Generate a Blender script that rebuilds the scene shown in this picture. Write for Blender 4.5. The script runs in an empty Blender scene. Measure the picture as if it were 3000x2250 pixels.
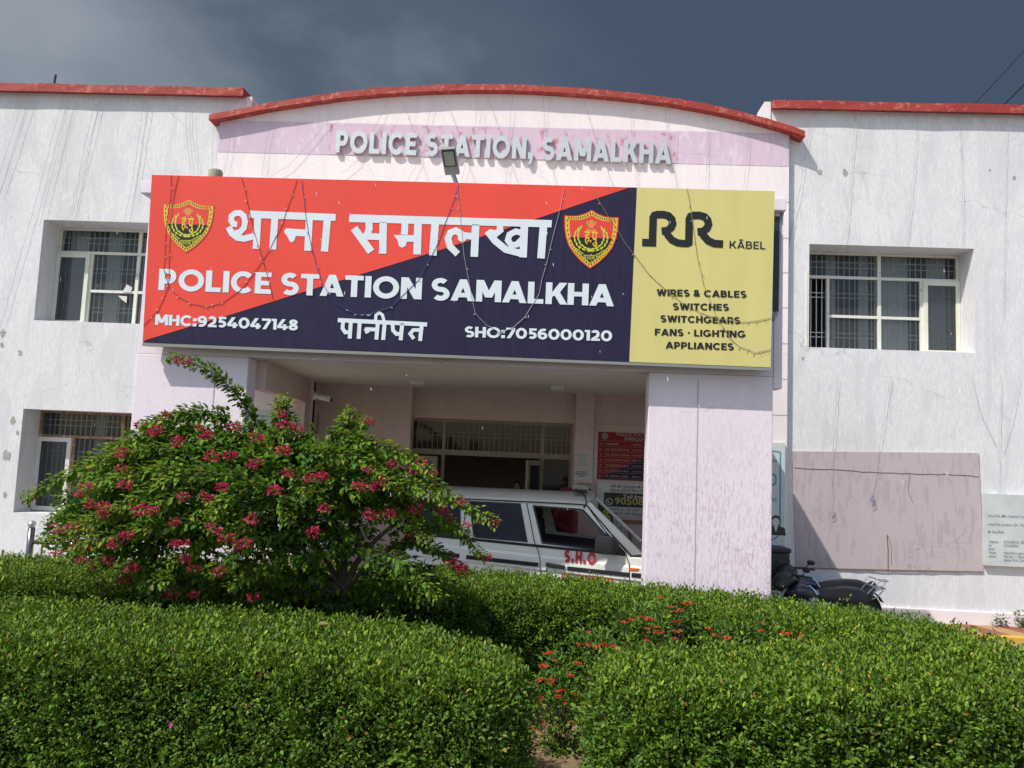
import bpy, math, random
import numpy as np
from mathutils import Vector, Matrix
from mathutils.geometry import tessellate_polygon
random.seed(7); RNG = np.random.default_rng(11)
SC = bpy.context.scene
COL = SC.collection
R = math.radians
# ------------------------------------------------------------------ camera, sky, sun, exposure
YAW, PITCH, ROLL, FPX = R(-2.34017), R(5.31728), R(2.34656), 2256.46
CAMP = Vector((0.0, -12.0, 2.3))
fw = Vector((math.sin(YAW)*math.cos(PITCH), math.cos(YAW)*math.cos(PITCH), math.sin(PITCH)))
r0 = Vector((math.cos(YAW), -math.sin(YAW), 0)); u0 = r0.cross(fw)
RV = math.cos(ROLL)*r0 + math.sin(ROLL)*u0
UV = -math.sin(ROLL)*r0 + math.cos(ROLL)*u0
cam = bpy.data.cameras.new('camera'); cam.sensor_width = 36; cam.lens = FPX/3000*36; cam.clip_end = 2000
camo = bpy.data.objects.new('camera', cam); COL.objects.link(camo)
camo.matrix_world = Matrix(((RV.x, UV.x, -fw.x, CAMP.x), (RV.y, UV.y, -fw.y, CAMP.y), (RV.z, UV.z, -fw.z, CAMP.z), (0, 0, 0, 1)))
SC.camera = camo
SUND = Vector((1.16, 1.0, -1.95)).normalized()         # direction the light travels
SUN_EL = math.asin(-SUND.z)
sl = bpy.data.lights.new('sun', 'SUN'); sl.energy = 4.6; sl.angle = R(0.5); sl.color = (1, 0.955, 0.89)
so = bpy.data.objects.new('sun', sl); COL.objects.link(so); so.location = (-8, -12, 15)
so.rotation_euler = SUND.to_track_quat('-Z', 'Y').to_euler()
SC.view_settings.view_transform = 'Standard'; SC.view_settings.look = 'None'
SC.view_settings.exposure = 0.08; SC.view_settings.gamma = 1
SC.cycles.max_bounces = 8; SC.cycles.diffuse_bounces = 6; SC.cycles.transparent_max_bounces = 12
W = bpy.data.worlds.new('World'); SC.world = W; W.use_nodes = True
nt = W.node_tree; N = nt.nodes; L = nt.links
bg = N['Background']
sky = N.new('ShaderNodeTexSky'); sky.sky_type = 'NISHITA'; sky.sun_disc = False
sky.sun_elevation = SUN_EL; sky.sun_rotation = math.atan2(-SUND.x, -SUND.y); sky.air_density = 1.2; sky.dust_density = 1.5
bg.inputs[1].default_value = 0.15
tc = N.new('ShaderNodeTexCoord')
mp = N.new('ShaderNodeMapping'); mp.inputs['Scale'].default_value = (1, 1, 1.7); L.new(tc.outputs['Generated'], mp.inputs[0])
cn = N.new('ShaderNodeTexNoise'); cn.inputs['Scale'].default_value = 2.3; cn.inputs['Detail'].default_value = 7; cn.inputs['Roughness'].default_value = 0.52
L.new(mp.outputs[0], cn.inputs[0])
sx = N.new('ShaderNodeSeparateXYZ'); L.new(tc.outputs['Generated'], sx.inputs[0])
def wmath(op, a, b=None, c=None):
    n = N.new('ShaderNodeMath'); n.operation = op
    for i, v in enumerate((a, b, c)):
        if v is None: continue
        if isinstance(v, (int, float)): n.inputs[i].default_value = v
        else: L.new(v, n.inputs[i])
    return n.outputs[0]
# storm cloud bank behind the building, lighter break towards the low left
left = wmath('MULTIPLY_ADD', sx.outputs[0], -0.80, 0.03)
lum = wmath('ADD', wmath('MULTIPLY_ADD', cn.outputs[0], 0.95, -0.42), left)
cr = N.new('ShaderNodeValToRGB'); L.new(lum, cr.inputs[0])
e = cr.color_ramp.elements
e[0].position = 0.0; e[0].color = (0.40, 0.57, 0.90, 1); e[1].position = 0.5; e[1].color = (1.8, 2.05, 2.4, 1)
k = e.new(0.20); k.color = (0.58, 0.80, 1.13, 1); k = e.new(0.33); k.color = (1.15, 1.40, 1.72, 1)
mask = wmath('MULTIPLY_ADD', sx.outputs[1], 3.0, 0.55); 
mk = N.new('ShaderNodeClamp'); L.new(mask, mk.inputs[0])
mx = N.new('ShaderNodeMix'); mx.data_type = 'RGBA'
L.new(mk.outputs[0], mx.inputs[0]); L.new(sky.outputs[0], mx.inputs[6]); L.new(cr.outputs[0], mx.inputs[7]); L.new(mx.outputs[2], bg.inputs[0])

def ray(u, v): return fw + RV*((u-1500)/FPX) - UV*((v-1125)/FPX)
def at(u, v, y):
    d = ray(u, v); return CAMP + d*((y-CAMP.y)/d.y)
def atz(u, v, z):
    d = ray(u, v); return CAMP + d*((z-CAMP.z)/d.z)
def onplane(u, v, P, n):
    d = ray(u, v); return CAMP + d*((P-CAMP).dot(n)/d.dot(n))

# ------------------------------------------------------------------ object helpers
WM = {}
def tag(o, label=None, cat=None, group=None, kind=None):
    if label: o['label'] = label
    if cat: o['category'] = cat
    if group: o['group'] = group
    if kind: o['kind'] = kind
    return o
def empty(name, loc, label=None, cat=None, group=None, M=None):
    o = bpy.data.objects.new(name, None); COL.objects.link(o)
    M = M if M is not None else Matrix.Translation(Vector(loc))
    o.matrix_world = M; WM[o.name] = M.copy(); o.empty_display_size = 0.2
    return tag(o, label, cat, group)
class MB:
    """collects polygons with material slots, builds ONE mesh object in world coordinates"""
    def __init__(s): s.v = []; s.f = []; s.m = []; s.sm = []; s.cur = 0; s.smooth = False
    def add(s, vs, fs):
        b = len(s.v); s.v += [tuple(p) for p in vs]
        for f in fs: s.f.append([b+i for i in f]); s.m.append(s.cur); s.sm.append(s.smooth)
    def box(s, x0, x1, y0, y1, z0, z1, M=None):
        vs = [Vector((x, y, z)) for x in (x0, x1) for y in (y0, y1) for z in (z0, z1)]
        if M is not None: vs = [M @ p for p in vs]
        s.add(vs, [(0, 1, 3, 2), (4, 6, 7, 5), (0, 4, 5, 1), (2, 3, 7, 6), (0, 2, 6, 4), (1, 5, 7, 3)])
    def prism(s, pts, a, holes=(), both=True):
        """pts: 3D polygon; a: extrusion vector"""
        a = Vector(a); loops = [[Vector(p) for p in pts]] + [[Vector(p) for p in h] for h in holes]
        flat = [p for l in loops for p in l]; n = len(flat)
        tris = tessellate_polygon(loops) if (holes or len(pts) > 4) else [tuple(range(len(pts)))]
        fs = [tuple(t) for t in tris] + ([tuple(i+n for i in reversed(t)) for t in tris] if both else [])
        b = 0
        for l in loops:
            k = len(l); fs += [(b+i, b+(i+1) % k, n+b+(i+1) % k, n+b+i) for i in range(k)]; b += k
        s.add(flat + [p+a for p in flat], fs)
    def poly(s, pts, holes=()):
        loops = [[Vector(p) for p in pts]] + [[Vector(p) for p in h] for h in holes]
        flat = [p for l in loops for p in l]
        s.add(flat, [tuple(t) for t in tessellate_polygon(loops)] if (holes or len(pts) > 4) else [tuple(range(len(pts)))])
    def tube(s, pts, r, n=6, cap=True, flat=1.0):
        pts = [Vector(p) for p in pts]; k = len(pts); rs = r if isinstance(r, (list, tuple)) else [r]*k
        up = Vector((0, 0, 1)); vs = []
        t0 = (pts[1]-pts[0]).normalized()
        a = t0.cross(up if abs(t0.z) < 0.9 else Vector((0, 1, 0))).normalized()
        for i, p in enumerate(pts):
            t = (pts[min(i+1, k-1)]-pts[max(i-1, 0)]).normalized()
            a = (a - t*a.dot(t)); a = a.normalized() if a.length > 1e-6 else t.orthogonal().normalized()
            c = t.cross(a)
            for j in range(n):
                w = 2*math.pi*j/n; vs.append(p + a*(rs[i]*math.cos(w)) + c*(rs[i]*math.sin(w)*flat))
        fs = [(i*n+j, i*n+(j+1) % n, (i+1)*n+(j+1) % n, (i+1)*n+j) for i in range(k-1) for j in range(n)]
        if cap: fs += [tuple(reversed(range(n))), tuple((k-1)*n+j for j in range(n))]
        s.add(vs, fs)
    def loft(s, rings, cap=True):
        n = len(rings[0]); vs = [p for r in rings for p in r]
        fs = [(i*n+j, i*n+(j+1) % n, (i+1)*n+(j+1) % n, (i+1)*n+j) for i in range(len(rings)-1) for j in range(n)]
        if cap: fs += [tuple(reversed(range(n))), tuple((len(rings)-1)*n+j for j in range(n))]
        s.add(vs, fs)
    def ell(s, c, rx, ry, rz, nu=12, nv=8, M=None):
        c = Vector(c); vs = []
        for i in range(nv+1):
            th = math.pi*i/nv
            for j in range(nu):
                ph = 2*math.pi*j/nu
                p = Vector((rx*math.sin(th)*math.cos(ph), ry*math.sin(th)*math.sin(ph), rz*math.cos(th)))
                vs.append(c + (M @ p if M is not None else p))
        s.add(vs, [(i*nu+j, (i+1)*nu+j, (i+1)*nu+(j+1) % nu, i*nu+(j+1) % nu) for i in range(nv) for j in range(nu)])
    def lathe(s, c, prof, n=20, axis='z'):
        c = Vector(c); vs = []
        for (r, h) in prof:
            for j in range(n):
                w = 2*math.pi*j/n
                p = Vector((r*math.cos(w), r*math.sin(w), h))
                if axis == 'y': p = Vector((p.x, p.z, p.y))
                if axis == 'x': p = Vector((p.z, p.x, p.y))
                vs.append(c+p)
        k = len(prof)
        s.add(vs, [(i*n+j, i*n+(j+1) % n, (i+1)*n+(j+1) % n, (i+1)*n+j) for i in range(k-1) for j in range(n)])
    def build(s, name, mats, parent=None, bevel=0, M=None, recalc=True, label=None):
        me = bpy.data.meshes.new(name); me.from_pydata(s.v, [], s.f)
        mats = mats if isinstance(mats, (list, tuple)) else [mats]
        for m in mats: me.materials.append(m)
        me.polygons.foreach_set('material_index', s.m); me.polygons.foreach_set('use_smooth', s.sm)
        if recalc:
            import bmesh
            bm = bmesh.new(); bm.from_mesh(me); bmesh.ops.recalc_face_normals(bm, faces=bm.faces); bm.to_mesh(me); bm.free()
        me.update()
        return link(name, me, parent, bevel, M, label)
def link(name, me, parent=None, bevel=0, M=None, label=None):
    o = bpy.data.objects.new(name, me); COL.objects.link(o)
    M = M if M is not None else Matrix.Identity(4)
    if parent is not None:
        o.parent = parent; o.matrix_parent_inverse = WM[parent.name].inverted()
    o.matrix_basis = M; WM[o.name] = M.copy()
    if bevel:
        b = o.modifiers.new('bevel', 'BEVEL'); b.width = bevel; b.segments = 2; b.limit_method = 'ANGLE'; b.angle_limit = R(40)
    if label: o['label'] = label
    return o
def copy_tree(o, parent=None):
    c = o.copy(); COL.objects.link(c); WM[c.name] = WM[o.name].copy()
    if parent is not None: c.parent = parent
    for ch in list(o.children): copy_tree(ch, c)
    return c
def move_copy(o, M, label=None):
    c = copy_tree(o); c.matrix_world = M; WM[c.name] = M.copy()
    if label: c['label'] = label
    return c

# ------------------------------------------------------------------ materials
def mat(name, col, rough=0.6, metal=0.0, spec=0.5, var=0.0, vscale=8.0, bump=0.0, bscale=60.0, stretch=(1, 1, 1), col2=None, coat=0.0, thr=None):
    m = bpy.data.materials.new(name); m.use_nodes = True; t = m.node_tree; b = t.nodes['Principled BSDF']
    b.inputs['Base Color'].default_value = (*col, 1); b.inputs['Roughness'].default_value = rough
    b.inputs['Metallic'].default_value = metal; b.inputs['Specular IOR Level'].default_value = spec
    b.inputs['Coat Weight'].default_value = coat
    if var or bump or col2:
        tcn = t.nodes.new('ShaderNodeTexCoord'); mpn = t.nodes.new('ShaderNodeMapping'); mpn.inputs['Scale'].default_value = stretch
        t.links.new(tcn.outputs['Object'], mpn.inputs[0])
    if var or col2:
        n = t.nodes.new('ShaderNodeTexNoise'); n.inputs['Scale'].default_value = vscale; n.inputs['Detail'].default_value = 6; n.inputs['Roughness'].default_value = 0.6
        t.links.new(mpn.outputs[0], n.inputs[0])
        rp = t.nodes.new('ShaderNodeValToRGB'); t.links.new(n.outputs[0], rp.inputs[0])
        lo, hi = thr or (0.3, 0.7)
        rp.color_ramp.elements[0].position = lo; rp.color_ramp.elements[1].position = hi
        c2 = col2 or tuple(c*(1-var) for c in col)
        rp.color_ramp.elements[0].color = (*c2, 1); rp.color_ramp.elements[1].color = (*col, 1)
        t.links.new(rp.outputs[0], b.inputs['Base Color'])
    if bump:
        n2 = t.nodes.new('ShaderNodeTexNoise'); n2.inputs['Scale'].default_value = bscale; n2.inputs['Detail'].default_value = 4
        t.links.new(mpn.outputs[0], n2.inputs[0])
        bp = t.nodes.new('ShaderNodeBump'); bp.inputs['Strength'].default_value = bump; bp.inputs['Distance'].default_value = 0.01
        t.links.new(n2.outputs[0], bp.inputs['Height']); t.links.new(bp.outputs[0], b.inputs['Normal'])
    return m
def plaster(name, base, fleck, patch, fl_thr=0.5, fl_amt=1.0, low=None, patch_amt=0.6, big=0.55, fscale=1.0):
    """old lime-washed plaster: upright flecks of flaked wash, brushed repaint patches, hairline cracks, faint stains"""
    m = bpy.data.materials.new(name); m.use_nodes = True; t = m.node_tree; b = t.nodes['Principled BSDF']; nn = t.nodes; ll = t.links
    b.inputs['Roughness'].default_value = 0.85; b.inputs['Specular IOR Level'].default_value = 0.2
    tcn = nn.new('ShaderNodeTexCoord'); obj = tcn.outputs['Object']
    def noise(sc, stretch, det=5, rough=0.55, dist=0.0):
        mpn = nn.new('ShaderNodeMapping'); mpn.inputs['Scale'].default_value = stretch; ll.new(obj, mpn.inputs[0])
        n = nn.new('ShaderNodeTexNoise'); n.inputs['Scale'].default_value = sc; n.inputs['Detail'].default_value = det
        n.inputs['Roughness'].default_value = rough; n.inputs['Distortion'].default_value = dist; ll.new(mpn.outputs[0], n.inputs[0]); return n.outputs[0]
    def mth(op, a, bb=None, c=None):
        n = nn.new('ShaderNodeMath'); n.operation = op
        for i, x in enumerate((a, bb, c)):
            if x is None: continue
            if isinstance(x, (int, float)): n.inputs[i].default_value = x
            else: ll.new(x, n.inputs[i])
        return n.outputs[0]
    def step(x, lo, hi):
        n = nn.new('ShaderNodeMapRange'); n.inputs[1].default_value = lo; n.inputs[2].default_value = hi; ll.new(x, n.inputs[0]); return n.outputs[0]
    def mix(f, a, c):
        n = nn.new('ShaderNodeMix'); n.data_type = 'RGBA'
        if isinstance(f, (int, float)): n.inputs[0].default_value = f
        else: ll.new(f, n.inputs[0])
        for i, x in ((6, a), (7, c)):
            if isinstance(x, tuple): n.inputs[i].default_value = (*x, 1)
            else: ll.new(x, n.inputs[i])
        return n.outputs[2]
    fl = noise(11*fscale, (1.25, 1.25, 0.30), 5, 0.55, 0.5)
    area = noise(1.1, (1, 1, 0.8), 3)
    flm = step(mth('ADD', fl, mth('MULTIPLY', mth('SUBTRACT', area, 0.5), 0.35)), fl_thr, fl_thr+0.035)
    if low is not None:      # flaking strongest low down
        sep = nn.new('ShaderNodeSeparateXYZ'); ll.new(obj, sep.inputs[0])
        flm = mth('MULTIPLY', flm, step(mth('ADD', sep.outputs[2], mth('MULTIPLY', area, 0.8)), low[1], low[0]))
    c = mix(mth('MULTIPLY', flm, fl_amt), base, fleck)
    pn = noise(2.6, (1.5, 1.5, 0.45), 7, 0.62, 0.6)
    pm = step(pn, big, big+0.025)
    c = mix(mth('MULTIPLY', pm, patch_amt), c, patch)
    pn2 = noise(1.25, (1.9, 1.9, 0.36), 7, 0.6, 0.8)
    c = mix(mth('MULTIPLY', step(pn2, 0.54, 0.56), patch_amt*0.75), c, tuple(x*0.90 for x in patch))
    # broad weathering
    wn = noise(0.7, (1, 1, 0.35), 6, 0.7)
    c = mix(mth('MULTIPLY', step(wn, 0.52, 0.78), 0.22), c, (0.30, 0.27, 0.25))
    # thin cracks / seams
    vo = nn.new('ShaderNodeTexVoronoi'); vo.feature = 'DISTANCE_TO_EDGE'; vo.inputs['Scale'].default_value = 0.42
    mpv = nn.new('ShaderNodeMapping'); mpv.inputs['Scale'].default_value = (0.8, 0.8, 1.5); ll.new(obj, mpv.inputs[0])
    dn = nn.new('ShaderNodeTexNoise'); dn.inputs['Scale'].default_value = 3.5; dn.inputs['Detail'].default_value = 6; ll.new(mpv.outputs[0], dn.inputs[0])
    va = nn.new('ShaderNodeVectorMath'); va.operation = 'MULTIPLY_ADD'; va.inputs[1].default_value = (0.35, 0.35, 0.35)
    ll.new(dn.outputs['Color'], va.inputs[0]); ll.new(mpv.outputs[0], va.inputs[2]); ll.new(va.outputs[0], vo.inputs['Vector'])
    ck = mth('SUBTRACT', 1.0, step(vo.outputs['Distance'], 0.0008, 0.0042))
    ck = mth('MULTIPLY', ck, step(area, 0.45, 0.6))
    c = mix(mth('MULTIPLY', ck, 0.38), c, (0.22, 0.19, 0.19))
    ll.new(c, b.inputs['Base Color'])
    fine = noise(55, (1, 1, 0.6), 5, 0.6)
    bh = mth('ADD', mth('MULTIPLY', fl, 0.7), mth('MULTIPLY', fine, 0.35))
    bp = nn.new('ShaderNodeBump'); bp.inputs['Strength'].default_value = 0.35; bp.inputs['Distance'].default_value = 0.012
    ll.new(bh, bp.inputs['Height']); ll.new(bp.outputs[0], b.inputs['Normal'])
    return m
def glassmat(name, tint, transp=0.7, rough=0.03):
    m = bpy.data.materials.new(name); m.use_nodes = True; t = m.node_tree; nn = t.nodes
    for n in list(nn):
        if n.type != 'OUTPUT_MATERIAL': nn.remove(n)
    out = [n for n in nn if n.type == 'OUTPUT_MATERIAL'][0]
    tr = nn.new('ShaderNodeBsdfTransparent'); tr.inputs[0].default_value = (*tint, 1)
    gl = nn.new('ShaderNodeBsdfGlossy'); gl.inputs['Roughness'].default_value = rough
    df = nn.new('ShaderNodeBsdfDiffuse'); df.inputs[0].default_value = (tint[0]*0.22, tint[1]*0.22, tint[2]*0.23, 1)
    fr = nn.new('ShaderNodeFresnel'); fr.inputs[0].default_value = 1.38
    m1 = nn.new('ShaderNodeMixShader'); m1.inputs[0].default_value = transp
    t.links.new(df.outputs[0], m1.inputs[1]); t.links.new(tr.outputs[0], m1.inputs[2])
    m2 = nn.new('ShaderNodeMixShader'); t.links.new(fr.outputs[0], m2.inputs[0]); t.links.new(m1.outputs[0], m2.inputs[1]); t.links.new(gl.outputs[0], m2.inputs[2])
    t.links.new(m2.outputs[0], out.inputs[0]); return m
def leafmat(name, rough=0.5, trans=0.26, spec=0.22):
    m = bpy.data.materials.new(name); m.use_nodes = True; t = m.node_tree; nn = t.nodes; b = nn['Principled BSDF']
    at_ = nn.new('ShaderNodeAttribute'); at_.attribute_name = 'tint'
    b.inputs['Roughness'].default_value = rough; b.inputs['Specular IOR Level'].default_value = spec
    t.links.new(at_.outputs['Color'], b.inputs['Base Color'])
    tl = nn.new('ShaderNodeBsdfTranslucent')
    hs = nn.new('ShaderNodeHueSaturation'); hs.inputs['Value'].default_value = 1.25; hs.inputs['Hue'].default_value = 0.485
    t.links.new(at_.outputs['Color'], hs.inputs['Color']); t.links.new(hs.outputs[0], tl.inputs[0])
    ms = nn.new('ShaderNodeMixShader'); ms.inputs[0].default_value = trans
    t.links.new(b.outputs[0], ms.inputs[1]); t.links.new(tl.outputs[0], ms.inputs[2])
    out = [n for n in nn if n.type == 'OUTPUT_MATERIAL'][0]; t.links.new(ms.outputs[0], out.inputs[0]); return m
M = {}
M['wing'] = plaster('wing_whitewash', (0.625, 0.622, 0.632), (0.70, 0.695, 0.695), (0.575, 0.575, 0.595), 0.49, 0.75, None, 0.45, 0.55, 2.6)
M['pier'] = plaster('pink_wash', (0.74, 0.655, 0.71), (0.60, 0.485, 0.55), (0.76, 0.68, 0.73), 0.502, 0.88, (2.0, 3.7), 0.35, 0.56, 3.3)
M['block'] = plaster('cream_white_wash', (0.78, 0.70, 0.69), (0.80, 0.73, 0.73), (0.74, 0.69, 0.71), 0.55, 0.7, None, 0.4, 0.6)
M['band'] = plaster('mauve_band', (0.60, 0.475, 0.565), (0.67, 0.58, 0.66), (0.55, 0.45, 0.54), 0.56, 0.8, None, 0.4, 0.6)
M['panel'] = plaster('dusty_mauve_panel', (0.455, 0.385, 0.40), (0.39, 0.325, 0.345), (0.49, 0.42, 0.43), 0.54, 0.8, None, 0.4, 0.58)
M['inner'] = plaster('portico_plaster', (0.62, 0.475, 0.45), (0.65, 0.51, 0.48), (0.58, 0.44, 0.42), 0.55, 0.6, None, 0.4, 0.6)
M['ceil'] = plaster('ceiling_wash', (0.76, 0.70, 0.62), (0.78, 0.72, 0.64), (0.72, 0.66, 0.59), 0.56, 0.5, None, 0.3, 0.62)
M['coping'] = mat('red_oxide_paint', (0.31, 0.030, 0.021), 0.7, col2=(0.43, 0.115, 0.085), vscale=11, thr=(0.36, 0.46), bump=0.7, bscale=35)
M['white_trim'] = mat('white_trim', (0.75, 0.74, 0.74), 0.7, var=0.15, vscale=6, bump=0.2)
M['frame'] = mat('cream_steel_frame', (0.66, 0.65, 0.58), 0.5, col2=(0.34, 0.20, 0.11), vscale=7, thr=(0.28, 0.38))
M['casement'] = mat('pale_green_cream_casement', (0.70, 0.72, 0.60), 0.5, var=0.15, vscale=5)
M['rust'] = mat('rusty_brown_frame', (0.27, 0.13, 0.07), 0.7, col2=(0.42, 0.33, 0.25), vscale=14, thr=(0.35, 0.55))
M['brownframe'] = mat('tan_door_paint', (0.30, 0.235, 0.16), 0.55, var=0.25, vscale=6)
M['grille'] = mat('grey_window_bars', (0.62, 0.62, 0.60), 0.6)
M['darkgrille'] = mat('dark_window_bars', (0.16, 0.15, 0.14), 0.6)
M['glass'] = glassmat('window_glass', (0.80, 0.84, 0.85), 0.82)
M['groove'] = mat('shallow_groove', (.46, .40, .43), .9)
M['doorglass'] = glassmat('door_glass', (0.60, 0.55, 0.50), 0.85)
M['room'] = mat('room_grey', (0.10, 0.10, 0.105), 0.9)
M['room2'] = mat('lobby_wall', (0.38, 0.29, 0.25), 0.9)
M['curtain'] = mat('pale_curtain', (0.74, 0.77, 0.75), 0.9, var=0.2, vscale=5, stretch=(6, 6, 0.3))
M['black'] = mat('black_plastic', (0.018, 0.018, 0.02), 0.45)
M['steel'] = mat('stainless_steel', (0.62, 0.62, 0.64), 0.18, 1.0)
M['postdark'] = mat('dark_polished_post', (0.13, 0.13, 0.135), 0.22, 0.9)
M['galv'] = mat('galvanised_pipe', (0.36, 0.40, 0.44), 0.45, 0.4, var=0.3, vscale=9)
M['white'] = mat('white_paint', (0.80, 0.80, 0.79), 0.45)
M['paper'] = mat('white_paper', (0.62, 0.60, 0.57), 0.8, var=0.12, vscale=7)
M['ink'] = mat('black_ink', (0.02, 0.02, 0.022), 0.6)
M['greyink'] = mat('grey_ink', (0.22, 0.24, 0.25), 0.6)
M['vinyl_red'] = mat('red_flex_vinyl', (0.83, 0.070, 0.045), 0.42, var=0.13, vscale=1.6, spec=0.4, stretch=(1, 1, 0.4), bump=0.25, bscale=2.2)
M['vinyl_navy'] = mat('navy_flex_vinyl', (0.017, 0.014, 0.045), 0.5, spec=0.22, col2=(0.024, 0.021, 0.055), vscale=6, stretch=(4, 4, 0.35), thr=(0.35, 0.7))
M['vinyl_yellow'] = mat('yellow_flex_vinyl', (0.66, 0.59, 0.22), 0.42, var=0.12, vscale=1.5, spec=0.4, stretch=(1.5, 1.5, 0.3), bump=0.25, bscale=2.2)
M['vinyl_white'] = mat('white_flex_letters', (0.71, 0.77, 0.82), 0.42, spec=0.4, var=0.08, vscale=4)
M['vinyl_black'] = mat('black_flex_letters', (0.012, 0.013, 0.012), 0.42, spec=0.4)
M['em_red'] = mat('emblem_red', (0.70, 0.05, 0.03), 0.42)
M['em_yellow'] = mat('emblem_yellow', (0.74, 0.46, 0.03), 0.42)
M['em_lime'] = mat('emblem_lime', (0.56, 0.58, 0.04), 0.42)
M['em_orange'] = mat('emblem_orange', (0.72, 0.24, 0.06), 0.42)
M['signframe'] = mat('sign_frame_grey', (0.24, 0.24, 0.23), 0.5)
M['letter'] = mat('brushed_metal_letters', (0.56, 0.58, 0.59), 0.45, 0.3, var=0.15, vscale=12)
M['gauze'] = mat('smeared_red_wash', (0.58, 0.44, 0.52), 0.85, col2=(0.42, 0.13, 0.17), vscale=7.5, thr=(0.30, 0.47), stretch=(1.3, 1, 0.7))
M['asphalt'] = mat('concrete_road', (0.24, 0.225, 0.20), 0.85, var=0.35, vscale=3, bump=0.3, bscale=80)
M['soil'] = mat('dry_soil', (0.26, 0.17, 0.09), 0.95, var=0.45, vscale=9, bump=0.6, bscale=40)
M['bark'] = mat('bark', (0.10, 0.075, 0.055), 0.9, var=0.4, vscale=20, bump=0.5, bscale=60, stretch=(1, 1, 0.3))
M['block_core'] = mat('light_block_core', (0.026, 0.040, 0.010), 0.95, spec=0.03, var=0.6, vscale=45)
M['leaf'] = leafmat('hedge_leaves'); M['bleaf'] = leafmat('shrub_leaves', 0.55, 0.32, 0.2); M['petal'] = leafmat('petals', 0.6, 0.35, 0.2)
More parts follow.
